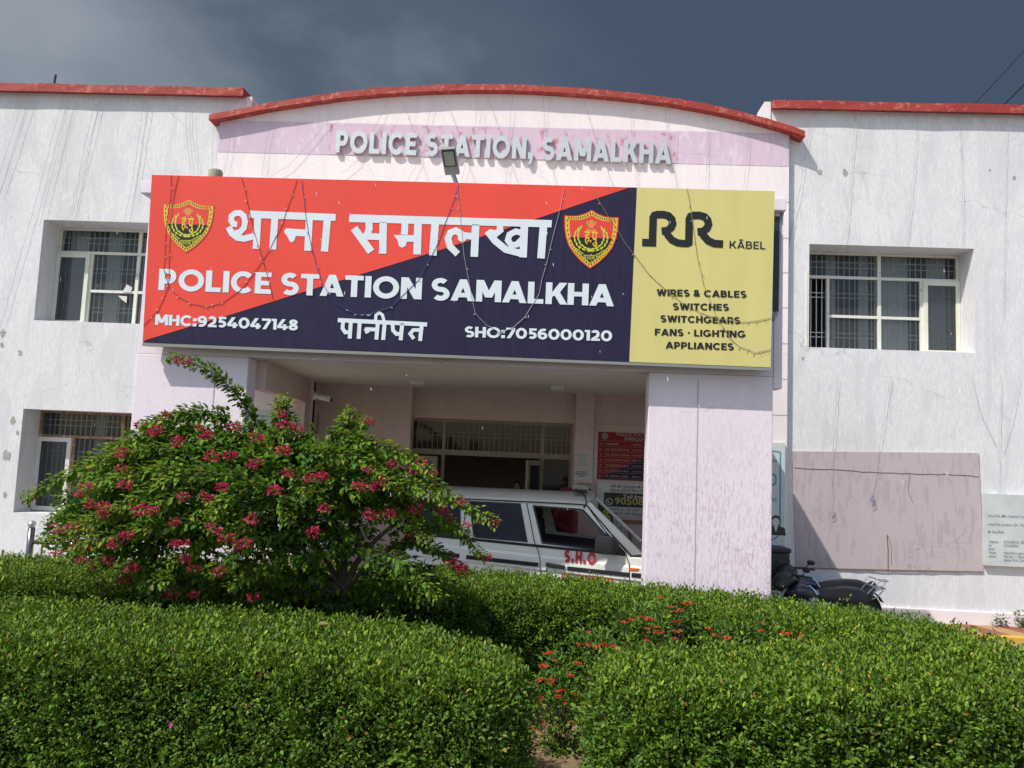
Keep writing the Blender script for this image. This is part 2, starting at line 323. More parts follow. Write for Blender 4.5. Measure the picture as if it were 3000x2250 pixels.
# ------------------------------------------------------------------ lettering drawn as strokes
def arc(cx, cy, rx, ry, a0, a1, n=14):
    return [(cx+rx*math.cos(R(a0+(a1-a0)*i/n)), cy+ry*math.sin(R(a0+(a1-a0)*i/n))) for i in range(n+1)]
def glyph(c, T):
    """advance width and strokes in cap-height units: ('s', points, thickness, closed) or ('p', polygon)"""
    h = T/2; vt = T; ht = T*0.84; k = ht/2; S = []
    def st(pts, t=None, cl=False): S.append(('s', pts, t or vt, cl))
    def par(x0, y0, x1, y1, w): S.append(('p', [(x0-w/2, y0), (x0+w/2, y0), (x1+w/2, y1), (x1-w/2, y1)]))
    bar = lambda x0, x1, y: st([(x0, y), (x1, y)], ht)
    stem = lambda x, y0=0, y1=1: st([(x, y0), (x, y1)])
    w = 0.7
    if c in 'PRB':
        w = 0.74; stem(h); b = 0.42 if c != 'B' else 0.52
        ry = (1-k-b)/2; st([(vt, 1-k)]+[(0.40, 1-k)]+arc(0.40, b+ry, 0.33-h, ry, 80, -80)+[(0.40, b), (vt, b)], ht*1.05)
        if c == 'R': par(0.66, 0, 0.42, b, vt*1.12)
        if c == 'B':
            ry2 = (b-k)/2; st([(vt, b-.001), (0.44, b-.001)]+arc(0.44, k+ry2, 0.34-h, ry2, 80, -80)+[(0.44, k), (vt, k)], ht*1.05); w = 0.79
    elif c in 'O0':
        w = 1.06 if c == 'O' else 0.86
        st(arc(w/2, .5, w/2-h, .51-k, 0, 360, 36)[:-1], (vt+ht)/2, True)
    elif c == 'L': stem(h); bar(vt, .62, k); w = .64
    elif c == 'I': stem(h); w = vt
    elif c in 'CG':
        w = .92; st(arc(.5, .5, .5-h, .51-k, 42, 318 if c == 'C' else 345, 26), (vt+ht)/2)
        if c == 'G': bar(.56, .96, .40); S.append(('s', [(.96-h, .44), (.96-h, .14)], vt*.9, False)); w = 1.0
    elif c == 'E' or c == 'F':
        stem(h); bar(vt, .66, 1-k); bar(vt, .60, .5)
        if c == 'E': bar(vt, .67, k)
        w = .68
    elif c == 'S':
        ry = (1.02-k-.5)/2; st(arc(.36, .5+ry, .35-h+.01, ry, 38, 262, 16)+[(.40, .495)]+arc(.38, .5-ry, .36-h+.01, ry, 82, -142, 16), ht*1.08); w = .74
    elif c == 'T': bar(0, .74, 1-k); S.append(('s', [(.37, 0), (.37, 1-ht)], vt, False)); w = .74
    elif c in 'AĀ':
        par(h*.9, 0, .46, 1, vt*1.08); par(.92-h*.9, 0, .46, 1, vt*1.08); bar(.24, .68, .27); w = .92
        if c == 'Ā': bar(.22, .70, 1.16)
    elif c == 'N': stem(h); stem(.84-h); par(.84-h*1.2, 0, h*1.2, 1, vt*1.18); w = .84
    elif c == 'M': stem(h); stem(1.0-h); par(.5, .20, h*1.25, 1, vt*1.1); par(.5, .20, 1.0-h*1.25, 1, vt*1.1); w = 1.0
    elif c == 'K': stem(h); par(.30, .38, .68, 1, vt*1.2); par(.72, 0, .40, .58, vt*1.15); S.append(('p', [(vt, .30), (.36, .46), (.36, .66), (vt, .52)])); w = .80
    elif c == 'H': stem(h); stem(.82-h); bar(vt, .82-vt, .5); w = .82
    elif c == 'W':
        for a, b in ((.36, h), (.36, .60), (.86, .60), (.86, 1.22-h)): par(a, 0, b, 1, vt*1.0)
        w = 1.22
    elif c == 'V': par(.43, 0, h, 1, vt*1.08); par(.43, 0, .86-h, 1, vt*1.08); w = .86
    elif c == '1': stem(.40-h); S.append(('p', [(0, .80), (0, 1), (.24, 1), (.24, .80)])); w = .40
    elif c == '2': st(arc(.34, .68, .33-h, .33-k, 160, -20, 14)+[(.52, .46), (.16, .15)], vt*.95); bar(.03, .70, k); w = .70
    elif c == '4': par(.10, .28, .48, 1, vt*1.15); bar(.02, .80, .26); stem(.56, 0, .52); w = .80
    elif c == '5': bar(.10, .66, 1-k); S.append(('s', [(.10+h, 1-ht), (.08+h, .52)], vt*.85, False)); st([(.10, .55)]+arc(.34, .33, .35-h, .32-k, 90, -140, 16), vt*.92); w = .70
    elif c in '69':
        P_ = arc(.37, .32, .37-h, .33-k, 0, 360, 24)[:-1]; tail = [(.03+h, .34)]+arc(.43, .48, .43-h+.02, .52-k, 178, 62, 12)
        if c == '9': P_ = [(.74-x, 1-y) for x, y in P_]; tail = [(.74-x, 1-y) for x, y in tail]
        st(P_, vt*.92, True); st(tail, vt*.92); w = .74
    elif c == '7': bar(.02, .70, 1-k); par(.22, 0, .60, 1-ht, vt*1.1); w = .70
    elif c == '8':
        st(arc(.36, .74, .33-h, .26-k, 0, 360, 24)[:-1], vt*.9, True); st(arc(.36, .28, .36-h, .28-k, 0, 360, 24)[:-1], vt*.92, True); w = .72
    elif c in ':.,;':
        d = vt*1.15; S.append(('p', [(0, 0), (d, 0), (d, d), (0, d)])); w = d
        if c == ':': S.append(('p', [(0, .48), (d, .48), (d, .48+d), (0, .48+d)]))
        if c == ',': S.append(('p', [(d*.45, 0), (d, 0), (d*.75, -.22), (d*.1, -.26)]))
    elif c == '•': S.append(('p', arc(.2, .5, .14, .14, 0, 360, 16)[:-1])); w = .4
    elif c == '&':
        st(arc(.36, .76, .19, .17, -60, 210, 16)+[(.74, .02)], vt*.85); st([(.50, .60)]+arc(.34, .28, .32-h, .28-k, 110, 300, 16)+[(.74, .48)], vt*.85); w = .84
    elif c == ' ': w = .34
    return w, S
def strip(pts, t, closed):
    n = len(pts); A = []; B = []
    for i, p in enumerate(pts):
        a = pts[i-1] if (i > 0 or closed) else None; b = pts[(i+1) % n] if (i < n-1 or closed) else None
        d1 = None if a is None else np.subtract(p, a); d2 = None if b is None else np.subtract(b, p)
        if d1 is None: d1 = d2
        if d2 is None: d2 = d1
        d1 = d1/(np.hypot(*d1)+1e-12); d2 = d2/(np.hypot(*d2)+1e-12)
        m = d1+d2; L_ = np.hypot(*m)
        m = d1 if L_ < 1e-6 else m/L_
        nrm = np.array((-m[1], m[0])); sc = 1/max(0.5, float(np.dot(m, d1)))
        A.append(tuple(np.add(p, nrm*t/2*sc))); B.append(tuple(np.subtract(p, nrm*t/2*sc)))
    return A, B
def lay(mb, S, mapf, lift0, depth=0.0, step=0.00008):
    """add strokes S in 2D to mb through mapf(x, y, lift)"""
    for i, s in enumerate(S):
        lf = lift0 + (i % 5)*step
        if s[0] == 'p': polys = [[tuple(p) for p in s[1]]]
        else:
            A, B = strip(s[1], s[2], s[3]); n = len(A)
            if depth:
                top = [mapf(*p, lf+depth) for p in A+B]; bot = [mapf(*p, lf) for p in A+B]; m = n
                rng = range(n if s[3] else n-1); fs = []
                for j in rng:
                    q = (j+1) % n
                    fs += [(j, q, n+q, n+j), (2*n+j, 3*n+j, 3*n+q, 2*n+q), (j, 2*n+j, 2*n+q, q), (n+j, n+q, 3*n+q, 3*n+j)]
                if not s[3]: fs += [(0, n, 3*n, 2*n), (n-1, 3*n-1, 4*n-1, 2*n-1)]
                mb.add(top+bot, fs)
            else:
                mb.add([mapf(*p, lf) for p in A+B], [(j, (j+1) % n, n+(j+1) % n, n+j) for j in range(n if s[3] else n-1)])
            continue
        for pl in polys:
            if depth: mb.prism([mapf(*p, lf) for p in pl], Vector(mapf(*pl[0], lf+depth))-Vector(mapf(*pl[0], lf)))
            else: mb.poly([mapf(*p, lf) for p in pl])
def write(mb, text, A, B, cap, nrm, lift=0.006, T=0.24, gap=0.10, depth=0.0, space=0.36):
    """stroke text between 3D baseline points A, B (fitted to that width); nrm points to the viewer"""
    A = Vector(A); B = Vector(B); x = 0.0; out = []
    for ch in text:
        if ch == ' ': x += space; continue
        w, S = glyph(ch, T); out.append((x, S)); x += w+gap
    tot = x-gap; ex = (B-A)/tot; up = nrm.cross(ex).normalized()
    if up.z < 0: up = -up
    for x0, S in out:
        lay(mb, S, lambda X, Y, l: A + ex*(x0+X) + up*(Y*cap) + nrm*(lift+l), 0.0, depth)
def btext(mb, text, A, B, cap, nrm, lift=0.004, bold=0.0, fit=True):
    """text in Blender's own font, laid between A and B"""
    cu = bpy.data.curves.new('t', 'FONT'); cu.body = text; cu.offset = bold; cu.resolution_u = 2
    o = bpy.data.objects.new('t', cu); COL.objects.link(o)
    dg = bpy.context.evaluated_depsgraph_get(); me = bpy.data.meshes.new_from_object(o.evaluated_get(dg))
    bpy.data.objects.remove(o); bpy.data.curves.remove(cu)
    if not len(me.vertices): return
    co = np.empty(len(me.vertices)*3); me.vertices.foreach_get('co', co); co = co.reshape(-1, 3)
    A = Vector(A); B = Vector(B); ex = (B-A).normalized(); up = nrm.cross(ex).normalized()
    if up.z < 0: up = -up
    x0, x1 = co[:, 0].min(), co[:, 0].max(); sy = cap/0.69; sx_ = (B-A).length/(x1-x0) if fit else sy
    # islands get their own hair of lift so that joined characters never lie in one plane
    par = list(range(len(co)))
    def find(i):
        while par[i] != i: par[i] = par[par[i]]; i = par[i]
        return i
    for p in me.polygons:
        vs = p.vertices
        for q in vs[1:]: par[find(q)] = find(vs[0])
    ids = {}; lf = [ids.setdefault(find(i), len(ids)) % 4 for i in range(len(co))]
    mb.add([A + ex*((c[0]-x0)*sx_) + up*(c[1]*sy) + nrm*(lift+lf[i]*0.0002) for i, c in enumerate(co)], [tuple(p.vertices) for p in me.polygons])
    bpy.data.meshes.remove(me)
NY = Vector((0, -1, 0))

# ------------------------------------------------------------------ ground
def sheet(name, pts, m, z=None):
    mb = MB(); mb.poly([(p[0], p[1], p[2] if len(p) > 2 else z) for p in pts]); return tag(mb.build(name, m), kind='structure')
sheet('ground', [(-150, -150), (150, -150), (150, 150), (-150, 150)], M['asphalt'], 0.0)
# dry raised bed that carries the hedges
mb = MB(); pts = []
for i in range(40):
    a = 2*math.pi*i/40; pts.append((-1.5+6.6*math.copysign(abs(math.cos(a))**.7, math.cos(a)), -6.6+3.0*math.copysign(abs(math.sin(a))**.7, math.sin(a)), 0.0))
mb.loft([[Vector(p) for p in pts], [Vector((p[0], p[1], 0.10)) for p in pts]], cap=False)
ring = [Vector((-1.5+(p[0]+1.5)*s, -6.6+(p[1]+6.6)*s, 0.10+0.02*math.sin(i*2.3+s*7))) for s in (0.99, ) for i, p in enumerate(pts)]
mb.loft([[Vector((p[0], p[1], 0.10)) for p in pts], ring], cap=False); mb.poly(ring)
tag(mb.build('soil_bed', M['soil']), kind='structure')
# paved strip along the right wing with a painted kerb
PX0, PX1 = 2.9, 20
mb = MB(); mb.box(PX0, PX1, -0.72, 0.0, -0.05, 0.085); 
M['pave'] = bpy.data.materials.new('red_yellow_paving'); M['pave'].use_nodes = True
t = M['pave'].node_tree; b = t.nodes['Principled BSDF']; b.inputs['Roughness'].default_value = 0.8
tcn = t.nodes.new('ShaderNodeTexCoord'); sp = t.nodes.new('ShaderNodeSeparateXYZ'); t.links.new(tcn.outputs['Object'], sp.inputs[0])
def tmath(op, a, bb=None, c=None):
    n = t.nodes.new('ShaderNodeMath'); n.operation = op
    for i, v in enumerate((a, bb, c)):
        if v is None: continue
        if isinstance(v, (int, float)): n.inputs[i].default_value = v
        else: t.links.new(v, n.inputs[i])
    return n.outputs[0]
ph = tmath('FRACT', tmath('MULTIPLY', tmath('MULTIPLY_ADD', sp.outputs[1], 0.35, sp.outputs[0]), 1.55))
cr2 = t.nodes.new('ShaderNodeValToRGB'); cr2.color_ramp.interpolation = 'CONSTANT'; t.links.new(ph, cr2.inputs[0])
cr2.color_ramp.elements[0].color = (0.42, 0.26, 0.11, 1); cr2.color_ramp.elements[1].position = 0.5; cr2.color_ramp.elements[1].color = (0.28, 0.085, 0.06, 1)
br = t.nodes.new('ShaderNodeTexBrick'); br.inputs['Scale'].default_value = 9; br.inputs['Color1'].default_value = (1, 1, 1, 1); br.inputs['Color2'].default_value = (.82, .82, .82, 1); br.inputs['Mortar'].default_value = (.5, .5, .5, 1)
t.links.new(tcn.outputs['Object'], br.inputs[0])
mm = t.nodes.new('ShaderNodeMix'); mm.data_type = 'RGBA'; mm.blend_type = 'MULTIPLY'; mm.inputs[0].default_value = 1
t.links.new(cr2.outputs[0], mm.inputs[6]); t.links.new(br.outputs[0], mm.inputs[7]); t.links.new(mm.outputs[2], b.inputs['Base Color'])
tag(mb.build('pavement', M['pave']), kind='structure')
M['kerb'] = mat('yellow_kerb_paint', (0.55, 0.33, 0.05), 0.75, col2=(0.38, 0.33, 0.27), vscale=6, thr=(0.34, 0.42), bump=0.5)
mb = MB()
for i in range(24): mb.box(PX0+i*0.72, PX0+i*0.72+0.708, -0.86, -0.724, -0.05, 0.094+0.004*random.random())
tag(mb.build('kerb', M['kerb'], bevel=0.012), kind='structure')


# ------------------------------------------------------------------ the police station
ST = empty('police_station', (-0.8, 0, 0), 'two storey whitewashed police station with a red edged arch and a pillared porch', 'building')
def wall_open(mb, x0, x1, z0, z1, y, dep, ops):
    """front face at y with openings whose reveals go back by dep"""
    mb.poly([(x0, y, z0), (x1, y, z0), (x1, y, z1), (x0, y, z1)], [[(a, y, c), (b_, y, c), (b_, y, d), (a, y, d)] for a, b_, c, d in ops])
    for a, b_, c, d in ops:
        for p, q in (((a, c), (b_, c)), ((b_, c), (b_, d)), ((b_, d), (a, d)), ((a, d), (a, c))):
            mb.add([(p[0], y, p[1]), (q[0], y, q[1]), (q[0], y+dep, q[1]), (p[0], y+dep, p[1])], [(0, 1, 2, 3)])
WZ = 7.98
UL = (-8.26, -5.74, 4.165, 5.83); LL = (-8.285, -5.76, 1.09, 2.73); UR = (4.09, 6.617, 4.165, 5.80)
def wing(x0, x1, ops, endx, dirn):
    mb = MB(); wall_open(mb, x0, x1, 0, WZ, 0.0, 0.51, ops)
    mb.poly([(x0, 6, 0), (x1, 6, 0), (x1, 6, WZ), (x0, 6, WZ)])
    mb.poly([(x0, 0, 0), (x0, 6, 0), (x0, 6, WZ), (x0, 0, WZ)]); mb.poly([(x1, 0, 0), (x1, 6, 0), (x1, 6, WZ), (x1, 0, WZ)])
    mb.poly([(x0, 0.3, WZ-.5), (x1, 0.3, WZ-.5), (x1, 6, WZ-.5), (x0, 6, WZ-.5)])
    mb.poly([(x0, 0, WZ), (x1, 0, WZ), (x1, 0.3, WZ), (x0, 0.3, WZ)]); mb.poly([(x0, 0.3, WZ), (x1, 0.3, WZ), (x1, 0.3, WZ-.5), (x0, 0.3, WZ-.5)])
    w = mb.build('wing', M['wing'], ST, recalc=False)
    c = MB(); n = 26; rings = []
    xa, xb = (x0, x1)
    for i in range(n+1):
        x = xa+(xb-xa)*i/n; j = 0.012*(random.random()-.5)
        rings.append([Vector((x, -0.13+j, WZ-.03+j)), Vector((x, -0.13-j, WZ+.105+j)), Vector((x, 0.34, WZ+.135)), Vector((x, 0.34, WZ+.004)), Vector((x, 0.0, WZ+.002))])
    c.loft(rings); c.build('coping', M['coping'], w)
    return w
WL = wing(-16, -5.06, [UL, LL], -5.06, 1); WR = wing(3.47, 16, [UR], 3.47, -1)
# pale return of each parapet, seen at the ends of the copings
mb = MB(); mb.prism([(-5.055, 0.0, 7.3), (-5.055, 1.5, 7.3), (-5.055, 1.5, 7.82), (-5.055, 0.35, 8.0), (-5.055, 0.0, 8.0)], (0.10, 0, 0)); mb.build('parapet_return', M['white_trim'], WL)
mb = MB(); mb.prism([(3.465, -0.02, 7.3), (3.465, 1.5, 7.3), (3.465, 1.5, 7.80), (3.465, 0.35, 8.1), (3.465, -0.02, 8.1)], (-0.10, 0, 0)); mb.build('parapet_return', M['white_trim'], WR)
# arched central block
BX0, BX1, BY = -5.417, 3.735, -0.10
bot = [(643.7, 349), (800, 318), (1000, 288.5), (1120, 277), (1241, 270), (1360, 266), (1482, 266), (1600, 271), (1723, 279.6), (1850, 291.5), (1964, 306), (2080, 327), (2164, 345), (2250, 368), (2320.6, 389)]
AR = [at(u, v, BY-.12) for u, v in bot]; AX = [p.x for p in AR]; AZ = [p.z for p in AR]
arch = lambda x: float(np.interp(x, AX, AZ))
xs = np.linspace(BX0, BX1, 41)
RX0, RX1, RZ = -3.66, 2.45, 3.40        # entrance recess
top = [(x, BY, arch(x)+.06) for x in xs]
mb = MB()
mb.prism([(BX0, BY, 0), (RX0, BY, 0), (RX0, BY, RZ), (RX1, BY, RZ), (RX1, BY, 0), (BX1, BY, 0)] + list(reversed(top)), (0, 0.35, 0))
mb.box(BX0+.01, BX1-.01, 0.25, 5.9, 7.0, 7.04)
BL = mb.build('central_block', M['block'], ST)
c = MB(); rings = []
xs2 = np.linspace(BX0-.125, BX1+.20, 49)
for x in xs2:
    z = arch(min(max(x, BX0), BX1)); z += (0 if BX0 <= x <= BX1 else (-.03 if x < BX0 else -.075*(x-BX1)/.2)); j = .008*(random.random()-.5)
    rings.append([Vector((x, BY-.14+j, z+.005)), Vector((x, BY-.14-j, z+.105+j)), Vector((x, BY+.42, z+.15)), Vector((x, BY+.42, z+.004)), Vector((x, BY-.0, z+.004))])
c.loft(rings); c.build('coping', M['coping'], BL)
# mauve band with the smeared patch behind the raised letters
BZ0, BZ1 = 7.008, 7.543
mb = MB(); bx = np.linspace(BX0+.004, BX1-.004, 60)
pts = [(x, BY-.004, BZ0+.0) for x in bx] + [(x, BY-.004, min(BZ1, arch(x)+.0)) for x in reversed(bx)]
mb.poly(pts); mb.build('painted_band', M['band'], BL)
mb = MB(); a = at(968, 366, BY); d_ = at(1985, 500, BY); mb.poly([(a.x, BY-.008, BZ0+.005), (d_.x, BY-.008, BZ0+.005), (d_.x, BY-.008, BZ1-.035), (d_.x-3.2, BY-.008, BZ1-.02), (a.x, BY-.008, BZ1-.03)]); mb.build('smeared_patch', M['gauze'], BL)
mb = MB(); yl = BY-.012
write(mb, 'POLICE STATION, SAMALKHA', at(982, 446, yl-.05), at(1965, 480, yl-.05), 0.362, NY, lift=-.037, T=0.255, gap=0.12, depth=0.042, space=0.42)
mb.build('raised_lettering', M['letter'], BL)
# grooves at the block's right margin
for v in (592, 697, 798, 901, 1006, 1110, 1216):
    p = at(2290, v, BY); mb = MB(); mb.box(3.42, BX1-.002, BY-.0035, BY-.001, p.z-.006, p.z+.006); mb.build('plaster_groove', M['groove'], BL)
# ---- porch
PF = -3.0
PL0, PL1, PR0, PR1 = -4.888, -3.521, 1.232, 2.662
def pier(x0, x1, groove):
    mb = MB(); mb.box(x0, x1, PF, PF+.28, 0, 3.34)
    p = mb.build('pier', M['pier'], ST, bevel=0.012)
    g = MB(); g.box(groove-.006, groove+.006, PF-.004, PF-.001, 0, 3.26); g.build('pier_groove', M['groove'], p); return p
pier(PL0, PL1, at(732, 1100, PF).x-.42); pier(PR0, PR1, at(2040, 1400, PF).x)
mb = MB(); mb.box(PL0+.003, PR1-.003, PF+.002, PF+.28, 3.342, 5.29)
mb.build('porch_fascia', M['pier'], ST)
mb = MB(); mb.box(PL0, PR1, PF+.281, BY-.002, 3.346, 3.93); mb.build('porch_roof', M['ceil'], ST)
a = at(413, 537, PF-.08); b_ = at(2304, 587, PF-.08)
mb = MB(); mb.box(a.x, b_.x, PF-.08, PF+.30, 5.292, 5.45); mb.build('porch_cornice', M['pier'], ST, bevel=.01)
mb = MB(); mb.box(PR1+.003, PR1+.10, PF+.0, PF+.25, 3.2, 5.29); mb.build('porch_end_wall', M['pier'], ST)
# side beam and rear return on the left of the porch, right side beam
mb = MB(); q_ = [(-3.40, PF+.28), (-3.64, BY), (-3.80, BY), (-3.56, PF+.28)]; mb.prism([(x, y, 2.985) for x, y in q_], (0, 0, .359)); mb.build('side_beam', M['inner'], ST)
mb = MB(); q_ = [(-3.61, -.42), (-3.64, BY-.002), (-3.80, BY-.002), (-3.77, -.42)]; mb.prism([(x, y, 0) for x, y in q_], (0, 0, 2.984)); mb.build('side_return', M['inner'], ST)
mb = MB(); mb.box(2.30, 2.45, PF+.28, BY, 2.985, 3.344); mb.build('side_beam', M['inner'], ST)
# recess: ceiling continues to the rear wall
mb = MB(); mb.box(-3.85, 2.6, BY+.0, 0.9, 3.346, 3.5)
mb.build('recess_ceiling', M['ceil'], ST)
RY = 0.62                                  # door wall plane
dx0, dx1 = at(1196, 1300, RY).x, at(1678, 1300, RY).x
dz1 = at(1440, 1232, RY).z
mb = MB()
mb.poly([(-2.15, RY, 0), (dx0, RY, 0), (dx0, RY, dz1), (dx1, RY, dz1), (dx1, RY, 0), (2.6, RY, 0), (2.6, RY, 3.4), (-2.15, RY, 3.4)])
for p, q in (((dx0, 0), (dx0, dz1)), ((dx0, dz1), (dx1, dz1)), ((dx1, dz1), (dx1, 0))):
    mb.add([(p[0], RY, p[1]), (q[0], RY, q[1]), (q[0], RY+.22, q[1]), (p[0], RY+.22, p[1])], [(0, 1, 2, 3)])
mb.build('entrance_wall', M['inner'], ST, recalc=False)
mb = MB(); x1 = at(1206, 1200, .40).x; mb.box(-3.85, x1, .40, RY+.2, 0, 3.4); mb.build('entrance_wall', M['inner'], ST)
xa, xb = at(1686, 1240, .48).x, at(1741, 1240, .48).x
mb = MB(); mb.box(xa, xb, .48, RY-.002, 0, 3.4); mb.build('pilaster', M['inner'], ST, bevel=.008)
mb = MB(); mb.box(xb+.002, 2.6, RY-.035, RY-.004, 0, at(1800, 1246, RY).z); mb.build('dado_panel', M['inner'], ST)
mb = MB(); mb.box(RX1-.002, RX1+.15, BY+.25, RY, 0, 3.4); mb.build('recess_side', M['inner'], ST)
mb = MB(); mb.box(-3.84, -3.66, BY+.25, .41, 0, 3.4); mb.build('recess_side', M['inner'], ST)
mb = MB(); mb.box(-3.6, 2.4, -.02, RY+.2, 0, .12); mb.box(-2.0, 1.2, .15, 4.2, .1, .45); mb.build('entrance_step', M['inner'], ST)
# lobby behind the door
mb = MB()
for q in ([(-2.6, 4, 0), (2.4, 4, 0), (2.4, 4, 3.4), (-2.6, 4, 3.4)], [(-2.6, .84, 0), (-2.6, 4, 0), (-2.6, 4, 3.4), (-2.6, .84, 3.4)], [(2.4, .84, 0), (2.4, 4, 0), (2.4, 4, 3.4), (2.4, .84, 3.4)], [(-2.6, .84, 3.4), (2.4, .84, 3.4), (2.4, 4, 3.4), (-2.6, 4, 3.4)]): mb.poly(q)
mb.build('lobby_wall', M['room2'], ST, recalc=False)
# door frame with grilles over it, open leaves
def uvx(u, y=RY+.03): return at(u, 1300, y).x
def uvz(v, u=1440, y=RY+.03): return at(u, v, y).z
fy0, fy1 = RY+.02, RY+.10
tz, bz = dz1-.004, uvz(1339); zt0, zt1 = uvz(1322), uvz(1338)
mb = MB()
mb.box(dx0+.003, dx1-.003, fy0, fy1, tz-.05, tz); mb.box(dx0+.003, dx1-.003, fy0+.002, fy1-.002, zt1, zt0)
for u in (1199, 1300, 1590, 1674): x = uvx(u); mb.box(x-.027, x+.027, fy0+.004, fy1-.004, 0.45, tz-.05)
df = mb.build('door_frame', M['brownframe'], ST); M['doorgrille'] = mat('tan_bars', (.24, .21, .18), .6)
mb = MB(); mb.box(dx0+.03, dx1-.03, fy0+.045, fy0+.05, zt0, tz-.05); mb.box(uvx(1590)+.03, dx1-.03, fy0+.045, fy0+.05, .5, zt1); mb.build('pane', M['doorglass'], df)
mb = MB(); mb.cur = 0
x = uvx(1206)
while x < uvx(1670): mb.box(x-.0055, x+.0055, fy0+.030, fy0+.041, zt0, tz-.05); x += .085
for f in (.45, .58): z = zt0+(tz-zt0)*f; mb.box(dx0+.03, dx1-.03, fy0+.022, fy0+.0295, z-.005, z+.005)
mb.build('grille', M['doorgrille'], df)
def leaf_door(hx, ang, w, label=None):
    mb = MB(); Mx = Matrix.Translation((hx, fy0-.02, 0)) @ Matrix.Rotation(ang, 4, 'Z')
    for bx_ in ((0, .07, .5, zt1-.03), (w-.07, w, .5, zt1-.03)): mb.box(bx_[0], bx_[1], -.02, .02, bx_[2], bx_[3], Mx)
    for z0, z1 in ((.5, .62), (1.45, 1.55), (zt1-.11, zt1-.03)): mb.box(.07, w-.07, -.018, .018, z0, z1, Mx)
    d = mb.build('door_leaf', M['brownframe'], ST)
    g = MB(); g.box(.07, w-.07, -.004, .004, .62, zt1-.11, Mx); g.build('pane', M['glass'], d); return d
leaf_door(uvx(1204), R(-22), .52); leaf_door(uvx(1590), R(-118), .50)
# notice shapes on the dark lobby wall
# ---- windows
def window(op, mirror, fm, open_leaf, name='window', curt=True, mid=.49):
    x0, x1, z0, z1 = op; w = x1-x0; h_ = z1-z0; y0 = .435; X = lambda f: (x1-f*w) if mirror else (x0+f*w)
    Z = lambda f: z0+f*h_
    F = MB()
    def bx(f0, f1, g0, g1, ya=y0, yb=y0+.06): 
        a, b2 = sorted((X(f0), X(f1))); F.box(a, b2, ya, yb, Z(g0), Z(g1))
    bx(.002, .998, .978, .998); bx(.002, .998, .002, .018); bx(.002, .016, .018, .978); bx(.984, .998, .018, .978)
    bx(.016, .984, .735, .762, y0+.002, y0+.058)
    bx(.170, .187, .018, .735, y0+.004, y0+.056); bx(mid, mid+.022, .018, .735, y0+.004, y0+.056); bx(mid, mid+.022, .762, .978, y0+.004, y0+.056); bx(.755, .772, .018, .735, y0+.004, y0+.056)
    bx(.187, mid, .345, .372, y0+.006, y0+.054); bx(mid+.022, .755, .345, .372, y0+.006, y0+.054)
    fr = F.build(name, fm, ST)
    G = MB(); G.poly([(x0+.01, y0+.034, Z(.745)), (x1-.01, y0+.034, Z(.745)), (x1-.01, y0+.034, z1-.01), (x0+.01, y0+.034, z1-.01)])
    for f0, f1 in ((.178, .50), (.50, .764)): a, b2 = sorted((X(f0), X(f1))); G.poly([(a, y0+.033, z0+.01), (b2, y0+.033, z0+.01), (b2, y0+.033, Z(.75)), (a, y0+.033, Z(.75))])
    G.build('pane', M['glass'], fr, recalc=False)
    B = MB(); y1 = y0+.085; n = int(w/.088)
    for i in range(n+1):
        f = i/n
        x = x0+w*(.012+.976*f); B.box(x-.006, x+.006, y1, y1+.012, z0+.01, z1-.01)
    for g in (.86, .915, .60, .555, .20, .155): B.box(x0+.01, x1-.01, y1+.013, y1+.02, Z(g)-.006, Z(g)+.006)
    B.build('grille', M['grille'], fr)
    def leaf(fa, fb, ang):
        a, b2 = sorted((X(fa), X(fb))); Lh = MB(); ww = b2-a
        hinge_left = (fa < .5) != mirror
        ox = a if hinge_left else b2; s = 1 if hinge_left else -1
        Mx = Matrix.Translation((ox, y0-.012, 0)) @ Matrix.Rotation(-ang*s, 4, 'Z')
        def lb(p, q, z_0, z_1, t=.02):
            Lh.box(min(s*p, s*q), max(s*p, s*q), -t, t, z_0, z_1, Mx)
        za, zb = z0+.012, Z(.735)
        lb(0, .065, za, zb); lb(ww-.065, ww, za, zb); lb(.065, ww-.065, za, za+.07, .018); lb(.065, ww-.065, zb-.07, zb, .018)
        l = Lh.build('casement', M['casement'] if fm is not M['rust'] else M['frame'], fr)
        g = MB(); g.box(min(s*.065, s*(ww-.065)), max(s*.065, s*(ww-.065)), -.003, .003, za+.07, zb-.07, Mx); g.build('pane', M['glass'], l)
    leaf(.772, .998, 0 if not open_leaf == 2 else R(80)); leaf(.002, .172, R(97) if open_leaf == 1 else 0)
    # dim room with curtains behind
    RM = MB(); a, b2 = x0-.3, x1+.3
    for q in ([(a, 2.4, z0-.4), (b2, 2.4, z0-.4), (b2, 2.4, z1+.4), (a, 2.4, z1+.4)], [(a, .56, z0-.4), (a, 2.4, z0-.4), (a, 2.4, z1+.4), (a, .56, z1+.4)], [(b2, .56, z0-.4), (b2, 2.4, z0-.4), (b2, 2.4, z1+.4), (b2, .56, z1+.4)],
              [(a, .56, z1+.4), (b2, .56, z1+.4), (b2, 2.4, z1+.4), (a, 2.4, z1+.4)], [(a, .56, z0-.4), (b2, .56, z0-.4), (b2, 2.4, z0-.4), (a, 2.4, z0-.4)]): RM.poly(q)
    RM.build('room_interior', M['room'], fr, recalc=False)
    if curt:
        for f0, f1 in curt:
            Cn = MB(); Cn.smooth = True; n = 40; a, b2 = sorted((X(f0), X(f1)))
            pts = [(a+(b2-a)*i/n, .64+.022*math.sin(i*1.7)+.01*math.sin(i*.6)) for i in range(n+1)]
            Cn.add([(px, py, z) for z in (z0-.1, z1+.1) for px, py in pts], [(i, i+1, n+2+i, n+1+i) for i in range(n)]); Cn.build('curtain', M['curtain'], fr, recalc=False)
    return fr
window(UR, False, M['frame'], 1, curt=((.19, .25), (.40, .46), (.50, .71), (.84, .95)))
